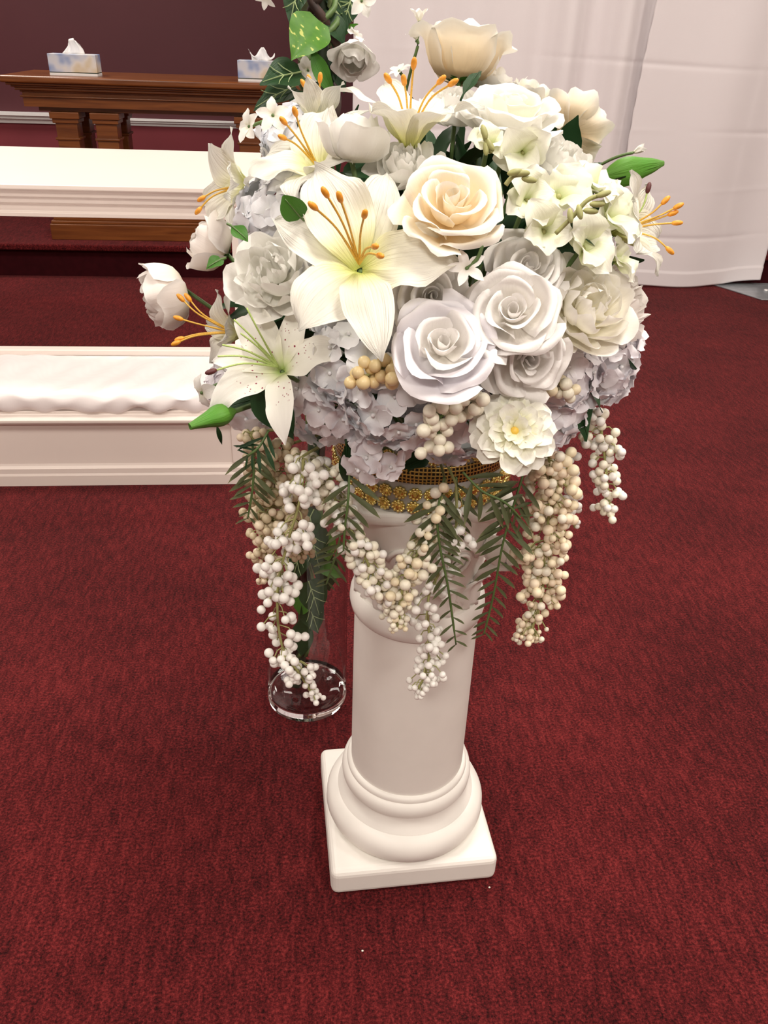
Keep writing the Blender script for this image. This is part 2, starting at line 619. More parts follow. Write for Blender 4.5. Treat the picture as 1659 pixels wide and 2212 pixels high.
def strap_petal(L, Wd, wprof, angs, mat, rnd, r0=0.03, fold=0.2, ruf=0.03, cup=0.0, nu=7, nv=11, side=0.0, crease=0.0):
    """petal running out along +y; angs = angles from the flower's axis along its length (degrees)"""
    wc = crom([(w, 0, 0) for w in wprof], 4)
    ac = crom([(math.radians(a), 0, 0) for a in angs], 4)
    a1, a2 = rnd.uniform(0, 6.28), rnd.uniform(0, 6.28)
    f = rnd.uniform(5, 8)
    vs, uv = [], []
    y, z, x0 = r0, 0.0, 0.0
    for j in range(nv):
        v = j / (nv - 1)
        a = samp(ac, v).x
        if j:
            y += math.sin(a) * L / (nv - 1)
            z += math.cos(a) * L / (nv - 1)
            x0 = side * L * v * v
        nrm = Vector((0, -math.cos(a), math.sin(a)))
        w = samp(wc, v).x * Wd * 0.5
        for i in range(nu):
            u = -1 + 2 * i / (nu - 1)
            d = fold * w * (abs(u) ** 1.4) - cup * w * (1 - u * u)
            d += ruf * abs(u) ** 2 * math.sin(f * v * 2 + a1 + (1.7 if u > 0 else 0)) * min(1, v * 2) * L
            d += ruf * 0.35 * L * math.sin(v * 4 + a2 + u)
            if crease:
                d += crease * w * math.cos(u * 11 + v * 2 + a2) * min(1, v * 3) + crease * 0.9 * L * abs(u) ** 3 * math.sin(f * 2.7 * v + a2) * v
            vs.append(Vector((x0 + u * w, y, z)) + nrm * d)
            uv.append((u * 0.5 + 0.5, v))
    return mesh('petal', vs, grid_faces(nu, nv), mat, uv)


def rotz_mesh(k):
    return Matrix.Rotation(k, 4, 'Z')


# ------------------------------------------------------------------ the room
CAR = 'carpet'
RY, RH = 4.205, 0.158
WALL_Y = 5.6
struct(MB().box(-4.2, 4.6, -3.6, RY + 0.3, -0.05, 0).build('floor', CAR))
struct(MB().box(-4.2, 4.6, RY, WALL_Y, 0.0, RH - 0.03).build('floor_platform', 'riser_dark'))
struct(MB().box(-4.2, 4.6, RY - 0.025, WALL_Y, RH - 0.03, RH).build('floor_platform_nosing', CAR, bevel=0.008))
struct(MB().box(-4.2, 4.6, WALL_Y, WALL_Y + 0.1, -0.05, 2.8).build('wall_back', 'wall_burgundy'))
struct(MB().box(-4.3, -4.2, -3.6, WALL_Y, -0.05, 2.8).build('wall_left', 'wall_offwhite'))
struct(MB().box(4.6, 4.7, -3.6, WALL_Y, -0.05, 2.8).build('wall_right', 'wall_offwhite'))
struct(MB().box(-4.3, 4.7, -3.7, -3.6, -0.05, 2.8).build('wall_front', 'wall_offwhite'))
struct(MB().box(-4.3, 4.7, -3.7, WALL_Y + 0.1, 2.8, 2.9).build('ceiling', 'ceiling_white'))
struct(MB().box(-4.2, 4.6, WALL_Y - 0.008, WALL_Y, RH, 0.556).build('wall_wainscot', 'wainscot_red'))
# chair rail on the back wall
def rail(z0, z1, d):
    h = z1 - z0
    return [(WALL_Y, z0), (WALL_Y - 0.35 * d, z0), (WALL_Y - 0.4 * d, z0 + 0.3 * h), (WALL_Y - 0.7 * d, z0 + 0.42 * h), (WALL_Y - 0.7 * d, z0 + 0.62 * h), (WALL_Y - d, z0 + 0.74 * h), (WALL_Y - d, z0 + 0.95 * h), (WALL_Y, z1)]


struct(MB().profile_x(rail(0.556, 0.596, 0.036), -1.4, 4.6).build('trim_1', 'trim_white'))
struct(MB().profile_x(rail(0.553, 0.614, 0.06), -4.2, -1.4).build('trim_2', 'trim_white'))

# ------------------------------------------------------------------ wooden altar table
TX0, TX1, TY0, TY1 = -1.385, 0.115, 4.285, 4.83
tb = empty('altar_table', ((TX0 + TX1) / 2, (TY0 + TY1) / 2, RH))
tag(tb, 'dark stained wooden altar table on paired legs against the burgundy wall', 'table')
inv = Matrix.Translation(-Vector(tb.location))


def tpart(mb, name, **kw):
    return mb.build(name, 'wood', tb, mw=inv, **kw)


tpart(MB().box(TX0, TX1, TY0, TY1, 0.846, 0.876), 'tabletop', bevel=0.008)
m = MB()
for k, (ins, z0, z1) in enumerate(((0.018, 0.836, 0.846), (0.034, 0.827, 0.836), (0.046, 0.814, 0.827), (0.062, 0.806, 0.814))):
    m.box(TX0 + ins, TX1 - ins, TY0 + ins, TY1 - ins, z0, z1)
tpart(m, 'cornice', bevel=0.003)
tpart(MB().box(TX0 + 0.07, TX1 - 0.07, TY0 + 0.07, TY1 - 0.07, 0.745, 0.806), 'apron')
m = MB().box(TX0 + 0.06, TX1 - 0.06, TY0 + 0.06, TY1 - 0.06, 0.785, 0.792)
tpart(m, 'beading', bevel=0.003)
m = MB().box(TX0 + 0.12, TX1 - 0.12, TY0 + 0.12, TY1 - 0.12, 0.724, 0.745)
tpart(m, 'under_rail')
for bx in (-1.195, -0.335):
    for kx in (0.0, 0.185):
        for ky in (TY0 + 0.10, TY1 - 0.20):
            x = bx + kx
            g = MB().box(x, x + 0.10, ky, ky + 0.1, 0.30, 0.724)
            lg = tpart(g, 'leg', bevel=0.004)
            gm = MB().box(x - 0.018, x + 0.118, ky - 0.018, ky + 0.118, 0.695, 0.724).box(x - 0.01, x + 0.11, ky - 0.01, ky + 0.11, 0.676, 0.695)
            MB().box(x - 0.008, x + 0.108, ky - 0.008, ky + 0.108, 0.602, 0.613).build('leg_collar', 'wood', lg, bevel=0.003)
            gm.build('leg_cap', 'wood', lg, bevel=0.003)
m = MB().box(TX0 + 0.115, TX1 - 0.115, TY0 + 0.0, TY1 - 0.0, RH, 0.232)
tpart(m, 'plinth', bevel=0.004)
m = MB().box(TX0 + 0.12, TX1 - 0.12, TY0 + 0.012, TY1 - 0.012, 0.232, 0.246).box(TX0 + 0.13, TX1 - 0.13, TY0 + 0.026, TY1 - 0.026, 0.246, 0.27).box(TX0 + 0.15, TX1 - 0.15, TY0 + 0.04, TY1 - 0.04, 0.27, 0.30)
tpart(m, 'plinth_moulding', bevel=0.004)


def tissue_box(x0, y0, rz, label, peak, seed):
    rnd = random.Random(seed)
    t = empty('tissue_box', (x0 + 0.107, y0 + 0.055, 0.876))
    t.rotation_euler.z = rz
    tag(t, label, 'tissue box', 'tissue boxes on the altar table')
    MB().box(-0.107, 0.107, -0.055, 0.055, 0.014, 0.088).build('carton', 'tissue_box_print', t, bevel=0.002)
    MB().box(-0.107, 0.107, -0.055, 0.055, 0.0005, 0.011).build('carton_base', 'trim_white', t)
    MB().box(-0.1065, 0.1065, -0.0545, 0.0545, 0.011, 0.014).build('carton_stripe', 'stem_dark', t)
    vs = []
    nu, nv = 13, 8
    for j in range(nv):
        v = j / (nv - 1)
        for i in range(nu):
            u = -1 + 2 * i / (nu - 1)
            if peak:
                w = 0.050 * (1 - 0.55 * v)
                h = 0.064 * v * (1 - 0.35 * u * u)
            else:
                w = 0.042 + 0.020 * v
                h = 0.056 * v * (0.62 + 0.38 * math.sin(u * 5 + 1.2))
            vs.append((u * w + 0.008 * math.sin(v * 3), 0.010 * math.sin(u * 7 + v * 2) * (0.4 + v), 0.087 + h))
    mm = mesh('tissue', vs, grid_faces(nu, nv), 'tissue')
    o = obj('tissue', mm, t)
    sd = o.modifiers.new('thick', 'SOLIDIFY')
    sd.thickness = 0.004


tissue_box(-1.185, 4.385, 0.02, 'blue and cream tissue box with a tall peaked tissue, nearer the table end', True, 1)
tissue_box(-0.322, 4.375, -0.03, 'blue and cream tissue box with a crumpled tissue, half hidden behind ivy', False, 2)

# ------------------------------------------------------------------ white kneeling bench
kb = empty('kneeling_bench', (-1.2, 2.4, 0))
tag(kb, 'long white moulded kneeling bench with satin pad and raised armrest shelf', 'kneeling bench')
KI = Matrix.Translation(-Vector(kb.location))
KX0, KX1, KY = -2.3, -0.19, 2.022


def kp(mb, name, mat='white_paint', **kw):
    return mb.build(name, mat, kb, mw=KI, **kw)


kp(MB().box(KX0, KX1, KY + 0.012, 2.40, 0.04, 0.185), 'body')
m = MB().profile_x([(KY, 0.0), (KY, 0.030), (KY + 0.003, 0.036), (KY + 0.003, 0.050), (KY + 0.010, 0.056), (KY + 0.012, 0.062), (KY + 0.03, 0.062), (KY + 0.03, 0.0)], KX0, KX1 + 0.01)
kp(m, 'base_moulding')
m = MB().profile_x([(KY + 0.012, 0.180), (KY - 0.002, 0.184), (KY - 0.008, 0.190), (KY - 0.008, 0.197), (KY - 0.002, 0.202), (KY + 0.014, 0.206), (KY + 0.014, 0.214), (KY + 0.04, 0.214), (KY + 0.04, 0.18)], KX0, KX1 + 0.012)
kp(m, 'rim_moulding', bevel=0.002)
kp(MB().box(KX1 - 0.028, KX1 + 0.004, KY + 0.006, KY + 0.03, 0.062, 0.18), 'corner_stile', bevel=0.003)
kp(MB().box(KX0, KX1, 2.375, 2.41, 0.04, 0.262), 'back_board', bevel=0.003)
# satin pad with gathered front
rnd = random.Random(5)
nu, nv = 420, 26
vs = []
wr = [(rnd.uniform(14, 95), rnd.uniform(0, 6.28), rnd.uniform(-0.6, 0.6), rnd.uniform(0.3, 1)) for _ in range(9)]
padprof = crom([(KY + 0.030, 0.205, 0), (KY + 0.008, 0.222, 0), (KY + 0.010, 0.248, 0), (KY + 0.030, 0.262, 0), (KY + 0.085, 0.262, 0), (KY + 0.18, 0.255, 0), (KY + 0.29, 0.25, 0), (KY + 0.35, 0.245, 0)], 5)
for j in range(nv):
    v = j / (nv - 1)
    p = samp(padprof, v)
    for i in range(nu):
        x = KX0 + 0.02 + (KX1 - KX0 - 0.03) * i / (nu - 1)
        s = sum(a * math.sin(fr * x + ph + sk * v * 30) for fr, ph, sk, a in wr) / 3.0
        amp = 0.012 if v < 0.45 else 0.006
        gate = 0.35 + 0.65 * (0.5 + 0.5 * math.sin(x * 5.1 + 2))
        edge = 1.0 if 1 < j < nv - 1 else 0.0
        big = 0.004 * math.sin(x * 6.0) + 0.003 * math.sin(x * 14 + 1)
        vs.append((x, p.x + s * amp * gate * edge * (0.8 if v < 0.45 else 0.2), p.y + (s * amp * gate + big * (1 if v > 0.2 else 0)) * edge))
obj('satin_pad', mesh('satin_pad', vs, grid_faces(nu, nv), 'satin'), kb, KI)
# armrest shelf, sloping gently up to the back
sl = [(2.480, 0.702), (2.478, 0.690), (2.492, 0.684), (2.494, 0.668), (2.502, 0.664), (2.504, 0.650), (2.514, 0.646), (2.516, 0.626), (2.510, 0.622), (2.510, 0.611), (2.53, 0.608), (2.86, 0.655), (2.892, 0.745), (2.885, 0.750)]
kp(MB().profile_x(sl, KX0 - 0.02, KX1 + 0.04), 'armrest_shelf', bevel=0.002)
for x in (KX0, KX1 - 0.04):
    kp(MB().profile_x([(2.36, 0.0), (2.36, 0.22), (2.50, 0.30), (2.54, 0.615), (2.86, 0.66), (2.88, 0.0)], x, x + 0.04), 'end_panel')

# ------------------------------------------------------------------ pipe and drape
def drape(name, label, x0, x1, yl, yr, seed, amp, freq, edge=0.0):
    rnd = random.Random(seed)
    nu, nv = int((x1 - x0) * 110), 340
    ks = [(rnd.uniform(0.7, 1.5) * freq, rnd.uniform(0, 6.28), rnd.uniform(0.4, 1.0), rnd.uniform(-1.2, 1.2)) for _ in range(5)]
    vs = []
    for j in range(nv):
        z = 0.012 + (2.35 - 0.012) * (j / (nv - 1))
        for i in range(nu):
            s = i / (nu - 1)
            x = x0 + (x1 - x0) * s
            f = sum(a * math.sin(fr * x + ph + sk * z) for fr, ph, a, sk in ks) / 2.4
            fd = math.copysign(abs(f) ** 1.25, f) * amp * (0.55 + 0.45 * min(1, z / 1.0))
            # pressed packing creases and the hem
            for zc in (0.27, 0.47, 0.72, 1.02, 1.3):
                fd += 0.0032 * math.exp(-((z - zc - 0.02 * math.sin(x * 1.6 + zc * 7)) / 0.011) ** 2) * (0.35 + 0.65 * math.sin(x * 3.1 + zc * 9))
            if z < 0.085:
                fd -= 0.004
            xx = x - edge * 0.03 * math.sin(z * 2.2) * (1 - s) + edge * 0.0015 * math.sin(z * 60) * (1 if i == 0 else 0)
            vs.append((xx, yl + (yr - yl) * s + fd, z + 0.006 * math.sin(x * 9) * (1 - min(1, z / 0.3)) + (0.02 * max(0, s - 0.75) * 4 * (1 - min(1, z)) if x1 > 2 else 0)))
    o = obj(name, mesh(name, vs, grid_faces(nu, nv), 'drape_cloth'))
    sd = o.modifiers.new('thick', 'SOLIDIFY')
    sd.thickness = 0.0012
    tag(o, label, 'curtain', 'white drape panels')
    return o


drape('drape_curtain', 'white cloth drape panel with close vertical folds behind the bouquet', 0.205, 1.60, 4.125, 4.15, 3, 0.040, 21)
drape('drape_curtain', 'smoother white drape panel hanging to its free edge above a steel foot', 1.545, 2.372, 4.10, 4.15, 8, 0.034, 11, edge=1.0)
ds = empty('drape_stand', (2.46, 4.25, 0))
tag(ds, 'grey steel foot plate and pale pole holding up the white drape', 'drape stand')
pl = [(-0.335, -0.07), (-0.20, -0.355), (0.20, -0.355), (0.335, -0.07), (0.335, 0.12), (-0.335, 0.12)]
m = MB()
m.add([(x, y, z) for z in (0.0005, 0.007) for x, y in pl], [tuple(range(6))[::-1], tuple(range(6, 12))] + [(k, (k + 1) % 6, 6 + (k + 1) % 6, 6 + k) for k in range(6)])
m.build('foot_plate', 'steel', ds, bevel=0.002)
MB().lathe([(0.02, 0.007), (0.02, 2.36)], 20, cap=False).build('pole', 'pole_white', ds, smooth=True)
MB().tube([(-2.25, -0.03, 2.36), (0.02, -0.0, 2.36)], 0.016, 12).build('crossbar', 'pole_white', ds, smooth=True)
MB().ball((-0.10, -0.2, 0.010), 0.012, 0.012, 0.006).build('bolt', 'pole_white', ds, smooth=True)

# ------------------------------------------------------------------ plaster column
AX, AY = 0.138, 0.876
cl = empty('pedestal_column', (AX, AY, 0))
cl.rotation_euler.z = math.radians(2.9)
tag(cl, 'short white plaster classical column pedestal standing on the carpet', 'pedestal')
o = MB().box(-0.1245, 0.1245, -0.122, 0.122, 0.0, 0.05).build('plinth', 'plaster', cl)
b = o.modifiers.new('corner', 'BEVEL')
b.width = 0.011
b.segments = 4
b.limit_method = 'ANGLE'
b.affect = 'EDGES'
P = [(0.10, 0.049), (0.112, 0.0505), (0.119, 0.056), (0.1222, 0.066), (0.1215, 0.077), (0.117, 0.087), (0.1075, 0.0945), (0.1045, 0.0955), (0.1035, 0.0975), (0.0985, 0.102), (0.0945, 0.110), (0.0925, 0.119), (0.0928, 0.1215),
     (0.0955, 0.1225), (0.0975, 0.127), (0.0982, 0.134), (0.0968, 0.141), (0.0925, 0.1465), (0.0905, 0.1475), (0.0908, 0.1505), (0.0895, 0.1545), (0.0865, 0.157), (0.080, 0.1575)]
MB().lathe(P, 96).build('base_moulding', 'plaster', cl, sharp=40)
MB().lathe([(0.0843, 0.155), (0.0842, 0.25), (0.0838, 0.40), (0.0832, 0.452)], 96, cap=False).build('shaft', 'plaster', cl, smooth=True)
R_ = [(0.0825, 0.436), (0.0845, 0.437), (0.0885, 0.442), (0.0905, 0.452), (0.0895, 0.462), (0.0865, 0.470), (0.0845, 0.473), (0.0815, 0.473)]
MB().lathe(R_, 96).build('necking_ring', 'plaster', cl, sharp=50)
MB().lathe([(0.080, 0.468), (0.0805, 0.50), (0.083, 0.53), (0.089, 0.565), (0.100, 0.600), (0.104, 0.624)], 64, cap=False).build('capital_bell', 'plaster', cl, smooth=True)
# abacus with hollowed sides
ab = []
for k in range(4):
    a0 = math.pi / 4 + k * math.pi / 2
    for t in (0.0, 0.1, 0.25, 0.5, 0.75, 0.9):
        ang = a0 + t * math.pi / 2
        rr = 0.130 - 0.028 * math.sin(math.pi * t) ** 0.8
        ab.append((rr * math.cos(ang), rr * math.sin(ang)))
n = len(ab)
m = MB()
m.add([(x * s, y * s, z) for s, z in ((0.93, 0.617), (0.97, 0.624), (0.97, 0.6365)) for x, y in ab],
      [tuple(range(n))[::-1], tuple(range(2 * n, 3 * n))] + [(l * n + k, l * n + (k + 1) % n, (l + 1) * n + (k + 1) % n, (l + 1) * n + k) for l in range(2) for k in range(n)])
m.build('abacus', 'plaster', cl, bevel=0.004)
# acanthus leaves and corner scrolls in relief
rnd = random.Random(11)
vs, uv = [], []
nu, nv = 11, 10
for j in range(nv):
    v = j / (nv - 1)
    for i in range(nu):
        u = -1 + 2 * i / (nu - 1)
        w = 0.030 * math.sin(math.pi * min(1, 0.25 + 0.72 * v)) ** 0.6 * (1 + 0.12 * math.sin(v * 26) * abs(u))
        r = 0.081 + 0.004 * (1 - abs(u)) + 0.0025 * math.cos(u * 9) + (0.022 * max(0, v - 0.55) / 0.45 * max(0, v - 0.4))
        z = 0.472 + 0.052 * v - 0.02 * max(0, v - 0.8)
        vs.append((r * math.cos(u * w / 0.081), r * math.sin(u * w / 0.081), z))
am = mesh('acanthus_leaf', vs, grid_faces(nu, nv), 'plaster')
for k in range(8):
    o = obj('acanthus_leaf', am, cl, rotz_mesh(k * math.pi / 4 + 0.12))
    sd = o.modifiers.new('thick', 'SOLIDIFY')
    sd.thickness = 0.006
m = MB()
sp = []
for k in range(34):
    a = -0.6 + k * 0.36
    rr = 0.021 * (1 - k / 40)
    sp.append((0.110 + rr * math.cos(a), 0.0, 0.566 + rr * math.sin(a)))
m.tube([(0.086, 0, 0.515), (0.093, 0, 0.535), (0.108, 0, 0.544)] + sp, [0.005] * 3 + [0.0062 - 0.0001 * k for k in range(34)], 8)
m.ball((0.110, 0, 0.566), 0.016, 0.011, 0.016, 10, 8)
vm = mesh('corner_scroll', m.v, m.f, 'plaster')
for k in range(4):
    obj('corner_scroll', vm, cl, rotz_mesh(math.pi / 4 + k * math.pi / 2))
# swirled rosette scrolls between the corners
m = MB()
for sgn in (-1, 1):
    pts = []
    for k in range(30):
        a = k * 0.42
        rr = 0.024 * (1 - k / 34)
        yy = sgn * (0.030 + rr * math.cos(a))
        zz = 0.560 + rr * math.sin(a)
        rad = 0.0865 + (zz - 0.53) * 0.16
        pts.append((math.sqrt(max(1e-5, rad * rad - yy * yy)), yy, zz))
    m.tube(pts, [0.0034 - 0.00006 * k for k in range(30)], 6)
sm = mesh('relief_scroll', m.v, m.f, 'plaster')
for k in range(4):
    obj('relief_scroll', sm, cl, rotz_mesh(k * math.pi / 2))

# ------------------------------------------------------------------ bowl with gold rhinestone banding
BX, BY, BZ = AX - 0.006, AY, 0.637
bw = empty('flower_bowl', (BX, BY, BZ))
tag(bw, 'pale bowl wrapped in gold rhinestone bands holding the bouquet on the column', 'bowl')
BR = 0.104
MB().lathe([(0.085, 0.0005), (BR - 0.003, 0.004), (BR, 0.01), (BR, 0.076), (BR - 0.006, 0.078), (BR - 0.008, 0.02), (0.02, 0.012)], 64).build('bowl', 'bowl_grey', bw, sharp=50)
vs, uv = [], []
for j in range(4):
    for i in range(97):
        a = 2 * math.pi * i / 96
        r = BR + 0.0015 + 0.002 * math.sin(j * math.pi / 3)
        vs.append((r * math.cos(a), r * math.sin(a), 0.0405 + 0.0072 * j))
        uv.append((i / 96, j / 3))
obj('mesh_band', mesh('mesh_band', vs, grid_faces(97, 4), 'gold_mesh', uv), bw)
m = MB()
for k in range(10):
    a = 2 * math.pi * k / 10
    m.ball((0.0055 * math.cos(a), 0.0055 * math.sin(a), 0.0012), 0.0019, n=6, m=4)
m.lathe([(0.0048, 0.0), (0.0044, 0.0022), (0.0036, 0.0024)], 10)
rm = mesh('rosette', m.v, m.f, 'gold')
m = MB()
m.lathe([(0.0038, 0.0020), (0.0034, 0.0032), (0.0018, 0.0040)], 8)
gm = mesh('gem', m.v, m.f, 'gem', smooth=False)
for row, z in enumerate((0.0105, 0.0275, 0.0705)):
    nn = 39
    for k in range(nn):
        a = 2 * math.pi * (k + 0.08 * row) / nn
        mw = Matrix.Translation((BR * math.cos(a), BR * math.sin(a), z)) @ Matrix.Rotation(a, 4, 'Z') @ Matrix.Rotation(math.pi / 2, 4, 'Y') @ Matrix.Rotation(k, 4, 'Z') @ Matrix.Scale(1.17, 4)
        ro = obj('rosette', rm, bw, mw)
        obj('gem', gm, ro)

# ------------------------------------------------------------------ glass vase with a vine-wrapped stick
VX, VY = -0.015, 1.172
vz = empty('glass_vase', (VX, VY, 0))
tag(vz, 'clear glass cylinder vase with a thick base standing behind the column', 'vase')
VR, VH = 0.0745, 0.50
MB().lathe([(VR, 0.0255), (VR, VH - 0.002), (VR - 0.0018, VH), (VR - 0.0036, VH - 0.002), (VR - 0.0036, 0.0255)], 72, cap=False).build('cylinder', 'glass_wall', vz, sharp=60)
MB().lathe([(0.0, 0.0008), (VR - 0.006, 0.0008), (VR - 0.001, 0.004), (VR, 0.010), (VR, 0.025), (VR - 0.004, 0.025), (VR - 0.010, 0.021), (VR - 0.02, 0.019), (0.0, 0.018)], 72).build('base', 'glass', vz, sharp=60)
vt = empty('vine_stick', (VX - 0.02, VY, 0.026))
tag(vt, 'dark ivy wrapped stick with white blossoms rising out of the glass vase', 'floral stick')
VI = Matrix.Translation(-Vector(vt.location))
axis_px = [(641, 1528), (648, 1430), (656, 1330), (664, 1230), (674, 1120), (680, 900), (686, 600), (690, 300), (692, 120), (694, 0), (696, -160)]
apts = [on_y(x, y, VY + 0.004 * i) for i, (x, y) in enumerate(axis_px)]
apts[0].z = 0.027
am_ = MB().tube(crom(apts, 4), 0.0105, 10)
am_.build('stick', 'stem_dark', vt, smooth=True, mw=VI)
rnd = random.Random(21)
cvs = crom(apts, 12)
for s_, matn, rr in ((0, 'bark', 0.0052), (2.1, 'stem_green', 0.0045), (4.0, 'bark', 0.006), (5.2, 'leaf_vein', 0.0032), (1.2, 'stem_green', 0.004)):
    pts = []
    for i, p in enumerate(cvs):
        t = i / (len(cvs) - 1)
        if t < 0.12:
            continue
        a = s_ + t * 26 * (1 if s_ < 3 else -0.8)
        w = 0.014 + 0.012 * (t > 0.55) * abs(math.sin(t * 40 + s_))
        pts.append(p + Vector((math.cos(a) * w, math.sin(a) * w, 0)))
    MB().tube(pts, rr, 6).build('vine', matn, vt, smooth=True, mw=VI)

LEAF_W = {
    'lance': [0.05, 0.55, 0.95, 1.0, 0.8, 0.45, 0.03],
    'heart': [0.55, 1.0, 1.05, 0.9, 0.62, 0.3, 0.02],
    'round': [0.3, 0.85, 1.0, 1.0, 0.9, 0.6, 0.1],
    'strap': [0.25, 0.6, 0.85, 1.0, 0.9, 0.6, 0.02],
}


def leaf_mesh(L, Wd, kind, mat, seed, angs=(90, 88, 95, 105), fold=0.25, ruf=0.02):
    me = strap_petal(L, Wd, LEAF_W[kind], angs, mat, random.Random(seed), r0=0.0, fold=fold, ruf=ruf, nu=7, nv=12)
    me.name = 'leaf'
    return me


def frame_dir(base, tip, face):
    """matrix at base with local +y running to tip and local +z towards face"""
    y = (tip - base).normalized()
    z = (face - y * face.dot(y)).normalized()
    x = y.cross(z)
    return Matrix(((x.x, y.x, z.x, base.x), (x.y, y.y, z.y, base.y), (x.z, y.z, z.z, base.z), (0, 0, 0, 1)))


def cam_dir(a, b, c):
    return (cR * a + cU * b - cF * c).normalized()


# ivy leaves on the stick: (base pixel, tip pixel, distance Y, width/length, kind, material, facing)
VL = [((690, 45), (628, 128), 1.12, 0.92, 'heart', 'leaf_variegated', (0.2, 0.15, 1)), ((672, 105), (722, 212), 1.11, 0.34, 'lance', 'leaf_green', (-0.5, 0.3, 1)),
      ((652, 160), (560, 178), 1.12, 1.0, 'heart', 'leaf_dark', (0.0, 0.5, 1)), ((640, 190), (545, 235), 1.14, 0.7, 'heart', 'leaf_dark', (-0.2, 0.5, 1)),
      ((700, 20), (745, 95), 1.18, 0.6, 'lance', 'leaf_dark', (0.3, 0.1, 1)), ((690, 0), (632, 60), 1.2, 0.6, 'lance', 'leaf_fern', (-0.3, 0.2, 1)),
      ((705, -20), (752, 40), 1.2, 0.7, 'heart', 'leaf_dark', (0.3, 0.3, 1)), ((700, 95), (715, 190), 1.2, 0.6, 'lance', 'leaf_dark', (0.3, 0.0, 1)),
      ((665, 200), (650, 275), 1.16, 0.9, 'heart', 'leaf_dark', (0.0, 0.3, 1)), ((745, 75), (772, 50), 1.19, 0.5, 'lance', 'bud_green', (0.0, 0.3, 1)),
      ((650, -30), (625, 55), 1.17, 0.7, 'heart', 'leaf_dark', (-0.3, 0.2, 1)), ((735, 10), (722, 110), 1.19, 0.5, 'lance', 'leaf_dark', (0.2, 0.1, 1)), ((760, -10), (735, 70), 1.2, 0.6, 'heart', 'leaf_dark', (0.4, 0.1, 1)), ((640, 60), (655, 140), 1.19, 0.5, 'lance', 'leaf_fern', (-0.3, 0.1, 1)), ((720, 140), (745, 200), 1.2, 0.5, 'lance', 'leaf_dark', (0.3, 0.1, 1)),
      ((690, 1140), (712, 1215), 1.14, 0.6, 'lance', 'leaf_variegated', (0.2, 0.2, 1)), ((665, 1135), (692, 1235), 1.13, 0.62, 'heart', 'leaf_dark', (0.4, 0.1, 1)),
      ((690, 1225), (740, 1245), 1.15, 0.6, 'round', 'leaf_green', (0.2, 0.6, 1)), ((668, 1260), (645, 1330), 1.13, 0.62, 'round', 'leaf_green', (-0.3, 0.2, 1)),
      ((665, 1255), (692, 1335), 1.12, 0.7, 'heart', 'leaf_dark', (0.4, 0.2, 1)), ((662, 1300), (690, 1370), 1.13, 0.7, 'heart', 'leaf_dark', (0.5, 0.2, 1)),
      ((660, 1330), (650, 1420), 1.14, 0.5, 'lance', 'leaf_dark', (-0.2, 0.2, 1)), ((655, 1180), (630, 1260), 1.14, 0.7, 'heart', 'leaf_dark', (-0.4, 0.2, 1)),
      ((680, 1100), (640, 1180), 1.15, 0.7, 'heart', 'leaf_dark', (-0.2, 0.2, 1)), ((690, 1180), (715, 1280), 1.16, 0.5, 'lance', 'leaf_dark', (0.3, 0.2, 1))]
for k, (bp, tp, Y, wl, kind, mt, fc) in enumerate(VL):
    B, T = on_y(bp[0], bp[1], Y + 0.015), on_y(tp[0], tp[1], Y)
    L = (T - B).length
    lo = obj('ivy_leaf', leaf_mesh(L, L * wl, kind, mt, 100 + k), vt, VI @ frame_dir(B, T, cam_dir(*fc)))
    if mt == 'leaf_dark' and kind == 'heart':
        vm_ = MB().tube([(0, 0.0, 0.003), (0, 0.5 * L, 0.003), (0.0, 0.92 * L, 0.0)], [0.0011, 0.0008, 0.0004], 5)
        for sx in (-1, 1):
            for q in (0.2, 0.42):
                vm_.tube([(0, q * L, 0.003), (sx * 0.2 * L * wl, (q + 0.16) * L, 0.004 + 0.02 * L), (sx * 0.36 * L * wl, (q + 0.24) * L, 0.004 + 0.055 * L)], [0.0008, 0.0007, 0.0003], 4)
        vm_.build('vein', 'leaf_vein', lo)
# ------------------------------------------------------------------ flower builders (unit flowers, axis = local z)
CACHE = {}


def rose_meshes(var, mat, inner=None):
    key = ('rose', var, mat, inner)
    if key in CACHE:
        return CACHE[key]
    rnd = random.Random(300 + var)
    inner = inner or mat
    out = []
    lay = [(2, 120, [(0.02, 0.0), (0.09, 0.25), (0.12, 0.50), (0.10, 0.62)], 0.12, 0.015, inner, 0.30),
           (3, 88, [(0.03, 0.0), (0.18, 0.22), (0.23, 0.45), (0.24, 0.60), (0.27, 0.64)], 0.20, 0.025, inner, 0.24),
           (3, 72, [(0.05, 0.0), (0.32, 0.14), (0.42, 0.38), (0.45, 0.56), (0.50, 0.62), (0.56, 0.61)], 0.24, 0.040, inner, 0.18),
           (4, 60, [(0.05, -0.01), (0.46, 0.06), (0.62, 0.28), (0.69, 0.44), (0.77, 0.50), (0.84, 0.47)], 0.26, 0.050, mat, 0.12),
           (5, 52, [(0.05, -0.04), (0.55, -0.02), (0.80, 0.15), (0.92, 0.28), (1.01, 0.30), (1.06, 0.23)], 0.25, 0.065, mat, 0.10)]
    for q, (n_, half, prof, tip, ruf, mt, spi) in enumerate(lay):
        off = rnd.uniform(0, 6.28)
        for k in range(n_):
            j = 1 + rnd.uniform(-0.10, 0.10)
            dh = rnd.uniform(-0.10, 0.08)
            pr = [(r * j, h * (1 + dh) + (r * rnd.uniform(-0.04, 0.04))) for r, h in prof]
            out.append(wrap_petal(pr, off + k * 2 * math.pi / n_ + rnd.uniform(-0.2, 0.2), math.radians(half) * rnd.uniform(0.85, 1.1), tip, ruf, rnd, mt, curl=0.045 * q, spiral=spi * rnd.uniform(0.7, 1.2), point=1.2))
    CACHE[key] = out
    return out


